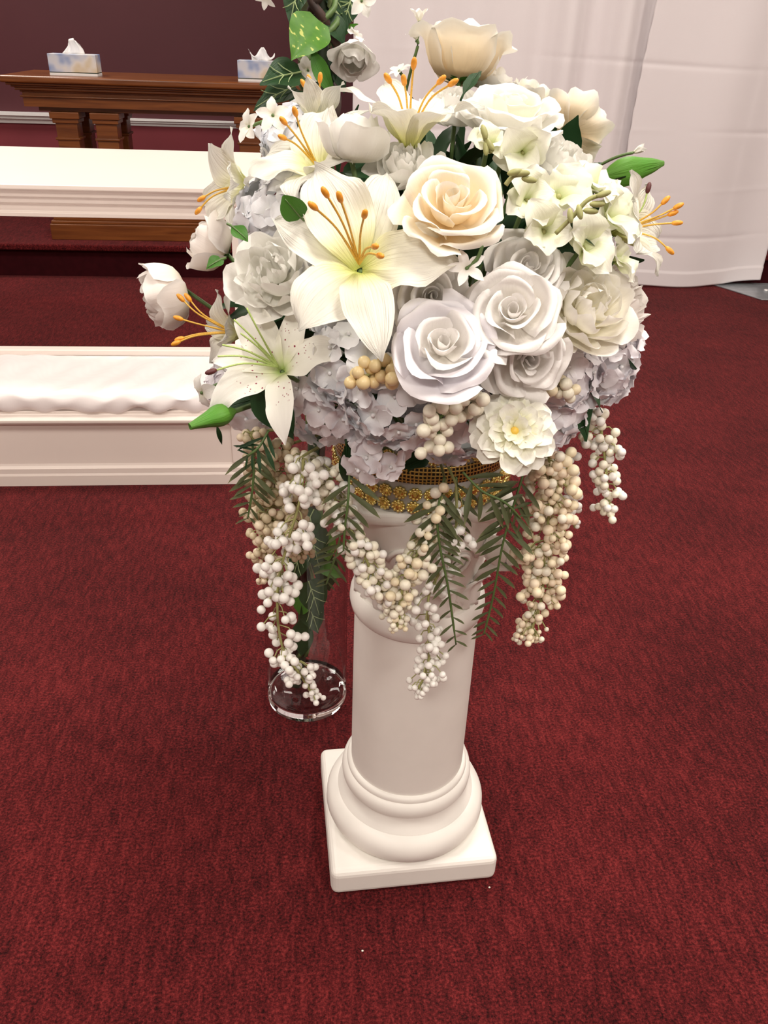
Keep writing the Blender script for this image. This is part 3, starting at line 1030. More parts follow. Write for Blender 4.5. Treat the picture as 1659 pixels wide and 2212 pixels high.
def peony_meshes(var, mat):
    key = ('peony', var, mat)
    if key in CACHE:
        return CACHE[key]
    rnd = random.Random(500 + var)
    out = []
    for k in range(9):
        a = k * 2.4
        j = rnd.uniform(0.75, 1.1)
        out.append(wrap_petal([(0.05, 0.0), (0.22 * j, 0.25), (0.27 * j, 0.5), (0.20 * j, 0.66 + rnd.uniform(-0.06, 0.06))], a, math.radians(rnd.uniform(38, 60)), 0.25, 0.075, rnd, mat, curl=0.02, spiral=0.2))
    for k in range(7):
        out.append(wrap_petal([(0.06, 0.0), (0.40, 0.18), (0.50, 0.45), (0.44, 0.66 + rnd.uniform(-0.08, 0.05))], k * 0.9 + 0.3, math.radians(rnd.uniform(36, 48)), 0.28, 0.085, rnd, mat, spiral=0.15))
    for k in range(6):
        out.append(wrap_petal([(0.06, -0.02), (0.52, 0.10), (0.68, 0.34), (0.70, 0.56)], k * 1.05 + 0.7, math.radians(44), 0.25, 0.085, rnd, mat, spiral=0.12))
    for k in range(6):
        out.append(wrap_petal([(0.06, -0.05), (0.58, 0.0), (0.84, 0.20), (0.98, 0.40 + rnd.uniform(-0.12, 0.06))], k * 1.05 + 0.2, math.radians(42), 0.26, 0.10, rnd, mat, spiral=0.1))
    CACHE[key] = out
    return out


def cup_meshes(var, mat):
    """closed, globe-shaped flower or bud"""
    key = ('cup', var, mat)
    if key in CACHE:
        return CACHE[key]
    rnd = random.Random(700 + var)
    out = []
    for k in range(4):
        out.append(wrap_petal([(0.04, 0.0), (0.50, 0.18), (0.66, 0.62), (0.52, 1.05), (0.30, 1.22)], k * 1.57, math.radians(62), 0.22, 0.06, rnd, mat))
    for k in range(4):
        out.append(wrap_petal([(0.04, -0.02), (0.60, 0.16), (0.80, 0.62), (0.74, 1.02), (0.66, 1.2)], k * 1.57 + 0.8, math.radians(56), 0.26, 0.085, rnd, mat, curl=0.03))
    last = [(1.0, 0.86), (1.06, 1.0)] if var < 3 else [(1.02, 0.78), (1.22, 0.92), (1.34, 0.84)]
    for k in range(3 if var < 3 else 4):
        out.append(wrap_petal([(0.04, -0.04), (0.66, 0.10), (0.92, 0.5)] + last, k * (2.1 if var < 3 else 1.57) + 0.3, math.radians(58), 0.26, 0.095 if var < 3 else 0.11, rnd, mat, curl=0.04))
    CACHE[key] = out
    return out


def calyx_mesh(mat='leaf_green'):
    key = ('calyx', mat)
    if key not in CACHE:
        rnd = random.Random(3)
        CACHE[key] = [strap_petal(0.55, 0.24, LEAF_W['lance'], (100, 80, 60, 75), mat, rnd, r0=0.04, fold=0.3, ruf=0.02, nu=5, nv=7) for _ in range(2)]
    return CACHE[key]


def lily_meshes(var, mat, angs=(28, 52, 82, 118), wide=1.0):
    key = ('lily', var, mat, angs, wide)
    if key in CACHE:
        return CACHE[key]
    rnd = random.Random(900 + var)
    out = []
    for k in range(6):
        inner = k % 2 == 0
        wp = [0.22, 0.55, 0.9, 1.0, 0.88, 0.55, 0.03]
        j = rnd.uniform(-7, 7)
        me = strap_petal(1.08 if inner else 1.12, (0.60 if inner else 0.44) * wide, wp, [a + j + (0 if inner else 3) for a in angs], mat, rnd,
                         r0=0.03, fold=0.22 if inner else 0.15, ruf=0.055 if inner else 0.03, nu=11, nv=18, side=rnd.uniform(-0.16, 0.16), crease=0.028)
        out.append((me, k * math.pi / 3 + rnd.uniform(-0.08, 0.08)))
    CACHE[key] = out
    return out


def place_matrix(P, face, spin, scale, hc):
    z = face.normalized()
    up = cU - z * cU.dot(z)
    if up.length < 0.05:
        up = -cF - z * (-cF).dot(z)
    up.normalize()
    up = Matrix.Rotation(spin, 3, z) @ up
    x = up.cross(z)
    base = P - z * (hc * scale)
    return Matrix(((x.x * scale, up.x * scale, z.x * scale, base.x), (x.y * scale, up.y * scale, z.y * scale, base.y), (x.z * scale, up.z * scale, z.z * scale, base.z), (0, 0, 0, 1)))


def stem_to_bowl(root, mat='stem_green', r=0.0022):
    """a wire stem from the flower's base into the bowl"""
    B = root.matrix_basis.translation.copy()
    T = Vector((BX + (B.x - BX) * 0.12, BY + (B.y - BY) * 0.12, BZ + 0.05))
    M_ = B.lerp(T, 0.5)
    M_.z = max(M_.z, BZ + 0.09)
    im = root.matrix_basis.inverted()
    pts = [im @ p for p in crom([B, M_, T], 4)]
    sc = root.matrix_basis.to_scale().x
    MB().tube(pts, r / sc, 5).build('stem', mat, root, smooth=True)


def flower(kind, label, px, py, diam, face=None, spin=0.0, off=0.0, mat='petal_white', var=0, inner=None, Y=None, calyx=False, stem=True, group=None, hc=None, angs=None, wide=1.0, pang=None, cat=None, name=None, parent=None):
    if Y is None:
        P, nrm = on_dome(px, py, off)
    else:
        P, nrm = on_y(px, py, Y), -cF
    f = nrm if face is None else cam_dir(*face)
    sc = 0.5 * diam * depth_of(P) / F_PX
    hcs = {'rose': 0.35, 'peony': 0.4, 'cup': 0.55, 'lily': 0.35, 'dahlia': 0.15, 'blossom': 0.15}
    mw = place_matrix(P, f, spin, sc, hcs.get(kind, 0.3) if hc is None else hc)
    nm = name or {'rose': 'silk_rose', 'peony': 'silk_peony', 'cup': 'silk_peony_bud', 'lily': 'silk_lily', 'dahlia': 'silk_dahlia', 'blossom': 'star_blossom'}[kind]
    if parent is None:
        root = empty(nm, mw=mw)
        tag(root, label, cat or 'flower', group)
    else:
        root = empty(nm, parent=parent, mw=VI @ mw)
    if kind in ('rose', 'peony', 'cup'):
        ms = rose_meshes(var, mat, inner) if kind == 'rose' else peony_meshes(var, mat) if kind == 'peony' else cup_meshes(var, mat)
        jr = random.Random(int(px * 7 + py))
        for me in ms:
            ax_ = Vector((jr.uniform(-1, 1), jr.uniform(-1, 1), 0.3)).normalized()
            obj('petal', me, root, Matrix.Rotation(jr.uniform(-0.10, 0.10), 4, ax_))
    elif kind == 'lily':
        for k, (me, a) in enumerate(lily_meshes(var, mat, angs or (28, 52, 82, 118), wide)):
            if pang:
                a = math.radians(pang[k][0] - 90)
                obj('petal', me, root, rotz_mesh(a) @ Matrix.Diagonal((1, pang[k][1], pang[k][1], 1)))
            else:
                obj('petal', me, root, rotz_mesh(a))
    if calyx:
        for k in range(5):
            obj('sepal', calyx_mesh()[k % 2], root, rotz_mesh(k * 1.257) @ Matrix.Translation((0, 0, -0.06)))
    if stem and parent is None:
        stem_to_bowl(root)
    return root


ANTH = MB().ball((0, 0, 0), 0.0025, 0.0025, 0.0054, 8, 6)
ANTH_ME = mesh('anther', ANTH.v, ANTH.f, 'anther')


def stamens(root, targets, lift=0.05, mat='filament_orange', anther='anther', r=0.00085, tipmat=None):
    """filaments from the flower's throat to anthers seen at the given pixels"""
    C0 = root.matrix_basis.translation
    im = root.matrix_basis.inverted()
    sc = root.matrix_basis.to_scale().x
    ax = root.matrix_basis.to_3x3() @ Vector((0, 0, 1))
    ax.normalize()
    base = C0 + ax * 0.010
    for k, t in enumerate(targets):
        d = ray(t[0], t[1]).normalized()
        dep = (C0 - cO).dot(d)
        T = cO + d * (dep - (t[2] if len(t) > 2 else lift))
        mid = base.lerp(T, 0.5) + ax * (T - base).length * 0.16
        pts = [im @ p for p in crom([base, mid, T], 5)]
        fo = MB().tube(pts, [r * 1.25 / sc] * 4 + [r / sc] * (len(pts) - 4), 6).build('stamen', mat, root, smooth=True)
        if anther:
            dr = (pts[-1] - pts[-2]).normalized()
            q = dr.to_track_quat('Z', 'Y').to_matrix().to_4x4()
            o = obj('anther', ANTH_ME, fo, Matrix.Translation(pts[-1] + dr * 0.004 / sc) @ q @ Matrix.Scale(1 / sc, 4))
            if tipmat:
                o.data = ANTH_ME.copy()
                o.data.materials[0] = MATS[tipmat]


# ------------------------------------------------------------------ hydrangea heads
def floret_meshes(mat):
    key = ('floret', mat)
    if key not in CACHE:
        out = []
        for s in range(4):
            rnd = random.Random(40 + s)
            out.append(strap_petal(1.0, 1.02, [0.22, 0.72, 1.0, 1.08, 1.0, 0.72, 0.22], [62 + s * 4, 84, 92 + 5 * s, 84 + 10 * s], mat, rnd, r0=0.04, fold=0.16, ruf=0.085, nu=7, nv=8))
        e = MB().ball((0, 0, 0.1), 0.11, 0.11, 0.11, 6, 5)
        CACHE[key] = (out, mesh('eye', e.v, e.f, 'floret_eye'))
    return CACHE[key]


def hydrangea(label, px, py, diam, mat='petal_blue', n=16, off=0.0, face=None, seed=0, fl=34, flat=0.55, Y=None, group='hydrangea heads in the bouquet'):
    rnd = random.Random(1000 + seed)
    if Y is None:
        P, nrm = on_dome(px, py, off)
    else:
        P, nrm = on_y(px, py, Y), -cF
    f = nrm if face is None else cam_dir(*face)
    R = 0.5 * diam * depth_of(P) / F_PX
    rf = fl * depth_of(P) / F_PX
    mw = place_matrix(P, f, rnd.uniform(0, 6.28), 1.0, R * flat * 0.8)
    root = empty('hydrangea_head', mw=mw)
    tag(root, label, 'hydrangea', group)
    pm, eye = floret_meshes(mat)
    for k in range(n):
        t = (k + 0.5) / n
        th = math.acos(1 - t * 0.98)
        ph = k * 2.39996 + rnd.uniform(-0.2, 0.2)
        d = Vector((math.sin(th) * math.cos(ph), math.sin(th) * math.sin(ph), math.cos(th)))
        p = Vector((d.x * R, d.y * R, d.z * R * flat)) * rnd.uniform(0.9, 1.06)
        nn = (d + Vector((rnd.uniform(-0.35, 0.35), rnd.uniform(-0.35, 0.35), rnd.uniform(-0.1, 0.35)))).normalized()
        q = nn.to_track_quat('Z', 'Y').to_matrix().to_4x4() @ rotz_mesh(rnd.uniform(0, 6.28))
        s = rf * rnd.uniform(0.92, 1.22)
        fo = empty('floret', parent=root, mw=Matrix.Translation(p) @ q @ Matrix.Scale(s, 4))
        for j in range(4):
            obj('petal', pm[(k + j) % 4], fo, rotz_mesh(j * math.pi / 2 + rnd.uniform(-0.12, 0.12)))
        obj('eye', eye, fo)
    m_ = MB()
    for k in range(5):
        a = k * 1.257
        m_.tube([(0, 0, -R * 0.9), (0.3 * R * math.cos(a), 0.3 * R * math.sin(a), -0.2 * R), (0.6 * R * math.cos(a), 0.6 * R * math.sin(a), 0.2 * R)], 0.0012, 4)
    m_.build('stalk', 'stem_green', root, smooth=True)
    stem_to_bowl(root)
    return root


def blossom(label, px, py, diam, face, n=5, mat='petal_white', off=0.0, Y=None, spin=0.0, stem_px=None, group='small star blossoms', angs=(45, 75, 92, 100), cup=0.0, eye='stem_green', parent=None, wl=0.5, cat='blossom'):
    key = ('blossom', n, mat, angs, wl)
    if key not in CACHE:
        rnd = random.Random(77 + n)
        CACHE[key] = [strap_petal(1.0, wl, [0.28, 0.6, 0.92, 1.0, 0.85, 0.55, 0.08], [a + rnd.uniform(-8, 8) for a in angs], mat, rnd, r0=0.03, fold=0.2, ruf=0.03 if wl < 0.9 else 0.10, nu=7, nv=9) for _ in range(3)]
    root = flower('blossom', label, px, py, diam, face=face, spin=spin, off=off, Y=Y, stem=False, group=group, cat=cat, parent=parent)
    for k in range(n):
        jit = 0.30 if wl > 0.9 else 0.06
        jr = random.Random(int(px * 3 + py * 5 + k))
        obj('petal', CACHE[key][k % 3], root, rotz_mesh(k * 2 * math.pi / n + jr.uniform(-jit, jit)) @ Matrix.Rotation(jr.uniform(-jit, jit) * 1.3, 4, 'X') @ Matrix.Scale(1 + jr.uniform(-jit, jit) * 0.6, 4))
    MB().ball((0, 0, 0.06), 0.09, 0.09, 0.08, 6, 5).build('eye', eye, root, smooth=True)
    if stem_px:
        im = root.matrix_basis.inverted()
        sc = root.matrix_basis.to_scale().x
        B = root.matrix_basis.translation
        pts = [B] + [cO + ray(x, y).normalized() * ((B - cO).length) for x, y in stem_px]
        MB().tube([im @ p for p in crom(pts, 4)], 0.0016 / sc, 5).build('stem', 'stem_green', root, smooth=True)
    return root

# ------------------------------------------------------------------ the bouquet: lilies
l1 = flower('lily', 'large cream lily with orange stamens at the front centre of the bouquet', 772, 545, 445, face=(-0.05, 0.22, 1), spin=0.0, pang=[(111, 1.08), (160, 0.92), (234, 0.92), (280, 1.12), (352, 1.0), (66, 0.98)], off=0.055, mat='petal_lily', var=1, angs=(40, 62, 84, 112), wide=1.15)
stamens(l1, [(684, 452), (708, 425), (737, 435), (786, 470), (806, 533), (816, 551)], 0.06)
l2 = flower('lily', 'white lily speckled with red dots, green stamens, low beside the hydrangeas', 592, 778, 320, face=(-0.18, 0.30, 1), spin=0.0, pang=[(124, 1.08), (62, 1.02), (10, 0.95), (-76, 1.14), (214, 1.08), (170, 0.98)], off=0.05, mat='petal_lily_spotted', var=2, angs=(36, 58, 86, 128), wide=0.92)
stamens(l2, [(505, 690), (533, 665), (480, 745), (470, 770), (520, 720)], 0.03, mat='filament_green', anther=None)
stamens(l2, [(466, 800)], 0.03, mat='filament_green', tipmat='stigma')
l3 = flower('lily', 'cream lily opening upwards near the top, five tall orange stamens', 884, 262, 350, face=(0.0, 0.85, 0.55), spin=0.5, off=0.02, mat='petal_lily', var=3, angs=(24, 40, 58, 88))
stamens(l3, [(843, 178), (874, 183), (893, 148), (946, 180), (970, 184)], 0.02)
l4 = flower('lily', 'big white lily tilted towards the altar table, bent yellow stamens', 668, 330, 330, face=(-0.45, 0.55, 0.7), spin=0.15, off=0.01, mat='petal_lily', var=4, angs=(30, 50, 72, 105), wide=1.2)
stamens(l4, [(618, 268), (617, 300), (640, 250)], 0.03)
l5 = flower('lily', 'cream lily facing the white armrest shelf, two orange stamens showing', 500, 398, 240, face=(-0.8, -0.05, 0.55), spin=0.4, off=0.0, mat='petal_lily', var=5, angs=(24, 40, 60, 95), wide=1.2)
stamens(l5, [(442, 425), (434, 449)], 0.0)
l6 = flower('lily', 'lily behind the speckled lily with long orange stamens over red carpet', 490, 715, 200, face=(-0.85, 0.05, 0.5), spin=0.2, off=0.0, mat='petal_lily', var=6, angs=(24, 44, 66, 100), wide=1.1)
stamens(l6, [(397, 650), (412, 650), (394, 690), (388, 738), (396, 730)], 0.0)
l7 = flower('lily', 'lily facing the white drape, orange stamens and dark tipped pistil', 1368, 490, 265, face=(0.8, 0.05, 0.55), spin=0.5, off=0.0, mat='petal_lily', var=7, angs=(22, 40, 62, 100), wide=1.15)
stamens(l7, [(1430, 440), (1456, 450), (1444, 464), (1453, 482), (1440, 535)], 0.0)
stamens(l7, [(1398, 416)], 0.0, mat='filament_green', tipmat='stigma')
l8 = flower('lily', 'small lily at the back beside the ivy stick, orange anthers above it', 690, 245, 200, face=(-0.1, 0.9, 0.2), spin=0.5, off=-0.03, mat='petal_lily', var=8, angs=(18, 30, 40, 60), wide=1.1)
stamens(l8, [(662, 190), (672, 182), (691, 178)], 0.0)

# ------------------------------------------------------------------ roses
flower('rose', 'open cream rose with a buttery heart, largest rose of the bouquet', 975, 440, 240, face=(0.02, 0.40, 1), spin=0.3, off=0.05, mat='petal_cream', var=1)
flower('rose', 'bright white rose facing up beside the topmost lily', 1108, 238, 220, face=(0.10, 0.75, 0.75), spin=0.8, off=0.02, mat='petal_white', var=2, inner='petal_peony')
flower('cup', 'cream rose seen from the side at the very top of the bouquet', 1000, 122, 172, face=(0.14, 0.92, 0.20), spin=0.5, off=-0.02, mat='petal_cream', var=3, hc=0.55, calyx=True, name='silk_rose')
flower('rose', 'pinkish white rose just above the round dahlia, tight centre', 1108, 672, 210, face=(-0.12, 0.15, 1), spin=1.2, off=0.035, mat='petal_rose_white', var=2)
flower('rose', 'wide open white rose with cupped outer petals under the big lily', 955, 745, 225, face=(-0.02, 0.22, 1), spin=0.1, off=0.045, mat='petal_lilac', var=3, inner='petal_rose_white')
flower('rose', 'white rose facing downwards between two roses and the ivory berries', 1140, 775, 190, face=(0.08, -0.35, 1), spin=2.2, off=0.025, mat='petal_rose_white', var=1)
flower('rose', 'half hidden white rose between the cream rose and the peony', 1140, 578, 170, face=(0.1, 0.2, 1), spin=0.7, off=0.0, mat='petal_rose_white', var=3)
flower('rose', 'white rose tucked under the big lily, two broad petals showing', 935, 640, 170, face=(0.1, -0.2, 1), spin=0.9, off=0.0, mat='petal_rose_white', var=2)
# ------------------------------------------------------------------ peonies and cups
flower('peony', 'full ruffled white peony with a creamy heart overhanging the carpet', 1278, 655, 250, face=(0.30, 0.18, 1), spin=0.4, off=0.02, mat='petal_peony', var=1)
flower('peony', 'second ruffled white peony behind the cream hearted one', 1348, 645, 235, face=(0.75, 0.2, 0.6), spin=1.4, off=-0.03, mat='petal_pink', var=2)
flower('peony', 'white ruffled peony between the speckled lily and the big lily', 590, 585, 225, face=(-0.12, 0.25, 1), spin=0.9, off=0.02, mat='petal_white', var=2)
flower('cup', 'plump pinkish peony bud in front of the white armrest shelf', 458, 530, 128, face=(-0.85, 0.42, 0.35), spin=0.3, off=-0.01, mat='petal_pink', var=1, calyx=True)
flower('cup', 'pale pink drooping flower with yellow base, farthest out over the carpet', 372, 634, 150, face=(-0.90, -0.30, 0.25), spin=0.9, off=-0.02, mat='petal_pink', var=2, hc=0.4)
flower('peony', 'cream peony seen from behind against the white drape', 1248, 265, 165, face=(0.55, 0.6, -0.35), spin=0.2, off=-0.04, mat='petal_cream', var=3)
flower('peony', 'white peony below the cream one seen from behind', 1222, 345, 185, face=(0.35, 0.55, 0.8), spin=0.5, off=0.0, mat='petal_white', var=1)
flower('peony', 'ruffled white peony behind the big cream rose', 872, 345, 175, face=(-0.1, 0.6, 0.8), spin=1.9, off=0.0, mat='petal_white', var=3)
flower('peony', 'white peony filling the space beneath the topmost cream rose', 985, 222, 160, face=(0.0, 0.7, 0.7), spin=0.3, off=-0.035, mat='petal_white', var=2)
flower('peony', 'small white peony between the bright top rose and the topmost cream rose', 1062, 165, 125, face=(0.2, 0.85, 0.5), spin=1.0, off=-0.04, mat='petal_white', var=1)
flower('peony', 'white peony at the back rising just behind the bright top rose', 1150, 195, 120, face=(0.3, 0.85, 0.3), spin=0.7, off=-0.05, mat='petal_peony', var=3)
flower('cup', 'white tulip shaped cup flower beside the lily tilted at the table', 762, 300, 150, face=(0.06, 0.95, 0.35), spin=0.5, off=0.03, mat='petal_white', var=1, hc=0.6)
# ------------------------------------------------------------------ loose sweet pea like blossoms on the drape side
SP = 'frilly greenish white blossoms on the drape side'
for k, (x, y, d, f, s) in enumerate((((1130), 330, 165, (-0.2, -0.4, 1), 0.3), (1140, 430, 160, (0.2, 0.1, 1), 1.0), (1210, 420, 160, (0.3, 0.3, 1), 0.2), (1175, 500, 160, (0.1, -0.2, 1), 0.7),
                                     (1262, 535, 170, (0.3, -0.1, 1), 0.1), (1318, 465, 180, (0.6, 0.2, 0.8), 0.9), (1285, 405, 140, (0.3, 0.5, 0.8), 0.5), (1055, 310, 120, (0.1, 0.2, 1), 0.6), (1335, 560, 130, (0.7, 0.1, 0.8), 0.4))):
    lab = ('greenish blossom hanging under the bright top rose', 'greenish blossom touching the rim of the big cream rose', 'greenish blossom between two white peonies and the pod sprig', 'blossom left of the green pod sprig tip with pale petals',
           'blossom directly above the creamy hearted peony', 'large white blossom beside the lily facing the drape', 'white blossom beneath the long green lily bud', 'blossom below the topmost lily beside dark stems', 'blossom squeezed between the peony and the lily facing the drape')[k]
    lab = lab.replace('blossom left of the green pod sprig tip with pale petals', 'pale blossom hanging just under the green pod sprig')
    r_ = blossom(lab, x, y, d, f, n=5, mat='petal_greenish', off=0.02, spin=s, group=SP, angs=(25, 45, 70, 100), wl=0.95, eye='stem_olive')
    stem_to_bowl(r_, 'stem_green')

# ------------------------------------------------------------------ hydrangea heads
hy = [('pale blue hydrangea between the peony bud and the big lily', 560, 435, 200, 'petal_blue', 16, 0.0, None, 40, 0.55),
      ('white hydrangea next to the ivy leaf and tissue box', 605, 262, 150, 'petal_blue', 10, -0.02, None, 44, 0.6),
      ('bluish hydrangea right beneath the speckled lily', 735, 800, 170, 'petal_blue', 12, 0.01, None, 42, 0.5),
      ('lilac shaded hydrangea beside the dark triangular leaf', 660, 905, 190, 'petal_lilac', 16, 0.0, None, 36, 0.55),
      ('hydrangea directly under the gold berry bunch', 835, 895, 210, 'petal_blue', 16, 0.02, None, 42, 0.5),
      ('hydrangea hanging lowest over the gold band', 815, 985, 130, 'petal_lilac', 8, 0.02, (0, -0.5, 1), 38, 0.5),
      ('hydrangea behind the stemmed ivory berry bunch', 985, 945, 200, 'petal_lilac', 14, -0.01, None, 40, 0.5),
      ('lilac hydrangea peeking out behind the dahlia', 1215, 925, 170, 'petal_lilac', 14, -0.02, None, 40, 0.55),
      ('pinkish hydrangea with dewy petals overhanging the carpet', 1345, 785, 180, 'petal_lilac', 16, -0.02, None, 42, 0.6),
      ('hydrangea filling the gap below the wide open white rose', 960, 850, 180, 'petal_blue', 12, 0.0, None, 40, 0.5),
      ('hydrangea under the creamy hearted peony beside the dark leaf', 1250, 820, 150, 'petal_lilac', 10, -0.01, None, 40, 0.5),
      ('hydrangea behind the speckled lily at the edge towards the bench', 500, 880, 170, 'petal_lilac', 12, -0.05, None, 42, 0.55),
      ('hydrangea showing between the big lily and the white peony', 700, 640, 150, 'petal_blue', 10, -0.015, None, 40, 0.5),
      ('hydrangea between the big lily and the wide open rose', 850, 690, 140, 'petal_blue', 10, -0.02, None, 40, 0.5)]
for k, (lab, x, y, d, mt, n_, of, fc, fl, ft) in enumerate(hy):
    hydrangea(lab, x, y, d, mt, n_, of, fc, k, fl, ft)

# ------------------------------------------------------------------ dahlia
dh = flower('dahlia', 'round creamy white dahlia with yellow eye hanging over the bowl rim', 1112, 930, 190, face=(0.02, 0.12, 1), spin=0.0, off=0.055, stem=True)
rnd = random.Random(61)
dms = [[strap_petal(L, wd, [0.3, 0.55, 0.85, 1.05, 1.12, 1.0, 0.45], an, 'petal_dahlia', rnd, r0=0.05, fold=0.30, ruf=0.085, nu=7, nv=9) for _ in range(2)]
       for L, wd, an in ((0.98, 0.50, (70, 86, 96, 92)), (0.86, 0.44, (55, 76, 84, 78)), (0.66, 0.38, (40, 62, 72, 60)), (0.40, 0.26, (25, 45, 58, 55)))]
for ring, (n_, h) in enumerate(((13, -0.05), (12, 0.0), (10, 0.04), (8, 0.06))):
    for k in range(n_):
        obj('petal', dms[ring][k % 2], dh, Matrix.Translation((0, 0, h)) @ rotz_mesh(k * 2 * math.pi / n_ + ring * 0.27 + rnd.uniform(-0.16, 0.16)) @ Matrix.Rotation(rnd.uniform(-0.14, 0.14), 4, 'X'))
MB().ball((0, 0, 0.10), 0.105, 0.105, 0.10, 10, 8).build('eye', 'bead_yellow', dh, smooth=True)

# ------------------------------------------------------------------ small star blossoms and sprigs
blossom('small star blossom right below the big cream rose', 1008, 578, 92, (-0.1, 0.1, 1), 5, 'petal_rose_white', 0.05, spin=0.3, stem_px=[(1030, 560), (1042, 530)])
blossom('topmost tiny blossom of the bouquet against the drape', 905, 42, 66, (0.0, 0.8, 0.5), 6, 'petal_white', Y=0.93, stem_px=[(904, 70), (900, 92)], angs=(20, 35, 50, 60))
blossom('tiny spiky blossom just below the topmost one', 900, 82, 58, (-0.2, 0.8, 0.5), 6, 'petal_white', Y=0.93, stem_px=[(902, 100), (888, 150), (876, 200)], angs=(20, 40, 60, 75))
blossom('tiny blossom behind the tall stamens, against the drape', 862, 150, 60, (-0.3, 0.6, 0.7), 6, 'petal_white', Y=0.92, stem_px=[(875, 170)])
blossom('small blossom farthest out in front of the chair rail', 535, 272, 78, (-0.7, 0.0, 0.7), 5, 'petal_white', Y=0.80, stem_px=[(575, 262), (600, 275)], wl=0.7)
blossom('small blossom with green eye beside the farthest one', 588, 248, 80, (-0.2, -0.2, 1), 5, 'petal_white', Y=0.78, stem_px=[(600, 262)], wl=0.6)
blossom('little drooping blossom by the long green bud, against the drape', 1372, 328, 56, (0.8, 0.35, 0.2), 5, 'petal_white', Y=0.88, stem_px=[(1345, 335), (1318, 345), (1290, 360)], angs=(8, 14, 22, 34))
blossom('white blossom low at the bench side below the speckled lily', 432, 850, 90, (-0.7, -0.4, 0.6), 4, 'petal_white', Y=0.72, stem_px=[(470, 830), (520, 820)], wl=0.75, angs=(60, 95, 120, 150))


def bud(label, bpx, tpx, Y0, Y1, width, stem_px, flare=0.0):
    B, T = on_y(bpx[0], bpx[1], Y0), on_y(tpx[0], tpx[1], Y1)
    L = (T - B).length
    root = empty('lily_bud', mw=frame_dir(B, T, -cF))
    tag(root, label, 'flower bud', 'green lily buds')
    vs, uv = [], []
    nn, mm = 18, 14
    rw = crom([(0.25, 0, 0), (0.9, 0, 0), (1.0, 0, 0), (0.72, 0, 0), (0.5, 0, 0), (0.18 + flare, 0, 0)], 4)
    for j in range(mm):
        v = j / (mm - 1)
        r = samp(rw, v).x * width * 0.5
        for i in range(nn):
            a = 2 * math.pi * i / (nn - 1)
            q = r * (1 + 0.10 * math.cos(3 * a))
            vs.append((q * math.cos(a), v * L, q * math.sin(a) + 0.04 * L * math.sin(v * 3)))
            uv.append((i / (nn - 1), v))
    obj('bud', mesh('bud', vs, grid_faces(nn, mm), 'bud_green', uv), root)
    im = root.matrix_basis.inverted()
    pts = [im @ on_y(x, y, Y) for x, y, Y in stem_px]
    MB().tube(crom([(0, 0.004, 0)] + pts, 4), 0.0026, 6).build('stem', 'stem_green', root, smooth=True)


bud('plump green lily bud pointing at the white bench', (508, 888), (410, 922), 0.665, 0.64, 0.019, [(560, 870, 0.69), (620, 850, 0.74)], 0.12)
bud('slim green lily bud pointing up against the drape', (1300, 384), (1432, 353), 0.82, 0.84, 0.026, [(1270, 390, 0.82), (1230, 400, 0.84)])


def pods(label, path, podlist, Yv):
    root = empty('pod_sprig', on_y(path[0][0], path[0][1], Yv))
    tag(root, label, 'sprig', 'green pod sprigs')
    o = Vector(root.location)
    pts = [on_y(x, y, Yv) - o for x, y in path]
    MB().tube(crom(pts, 5), 0.0019, 6).build('stem', 'stem_olive', root, smooth=True)
    pm_ = MB().ball((0, 0, 0), 0.0026, 0.0026, 0.0062, 8, 6)
    me = mesh('pod', pm_.v, pm_.f, 'stem_olive')
    for x, y, dx, dy in podlist:
        d = (cR * dx - cU * dy).normalized()
        obj('pod', me, root, Matrix.Translation(on_y(x, y, Yv - 0.004) - o) @ d.to_track_quat('Z', 'Y').to_matrix().to_4x4())


pods('sprig of green pods arching towards the lily facing the drape', [(1200, 505), (1240, 465), (1270, 432), (1310, 418)], [(1304, 419, 1, -0.3), (1290, 441, 1, 0), (1276, 456, 1, 0.1), (1232, 466, 0.1, 1), (1252, 458, 0.2, 1)], 0.655)
pods('short sprig of green pods under the bright top rose', [(1042, 275), (1050, 305), (1062, 330)], [(1046, 285, 0.3, 1), (1058, 312, 0.6, 1), (1050, 320, 0, 1)], 0.70)
pods('sprig of green pods beside the rim of the cream rose', [(1092, 400), (1110, 380), (1140, 378)], [(1128, 374, 1, 0), (1143, 388, 1, 0.2), (1112, 372, 1, -0.2)], 0.66)


# ------------------------------------------------------------------ single leaves
def leaf(label, bpx, tpx, Y0, Y1, wl, kind, mat, fc=(0, 0.3, 1), angs=(90, 88, 95, 105), fold=0.25, seed=0):
    B, T = on_y(bpx[0], bpx[1], Y0), on_y(tpx[0], tpx[1], Y1)
    L = (T - B).length
    root = empty('silk_leaf', mw=frame_dir(B, T, cam_dir(*fc)))
    tag(root, label, 'leaf', 'single leaves tucked into the bouquet')
    me = leaf_mesh(L, L * wl, kind, mat, 200 + seed, angs, fold)
    obj('blade', me, root)
    MB().tube([(0, -0.005, -0.002), (0, 0.0, 0.0), (0, 0.45 * L, 0.0006), (0, 0.9 * L, 0.0003)], [0.0012, 0.0010, 0.0006, 0.0003], 5).build('midrib', mat if mat == 'leaf_dark' else 'stem_green', root, smooth=True)


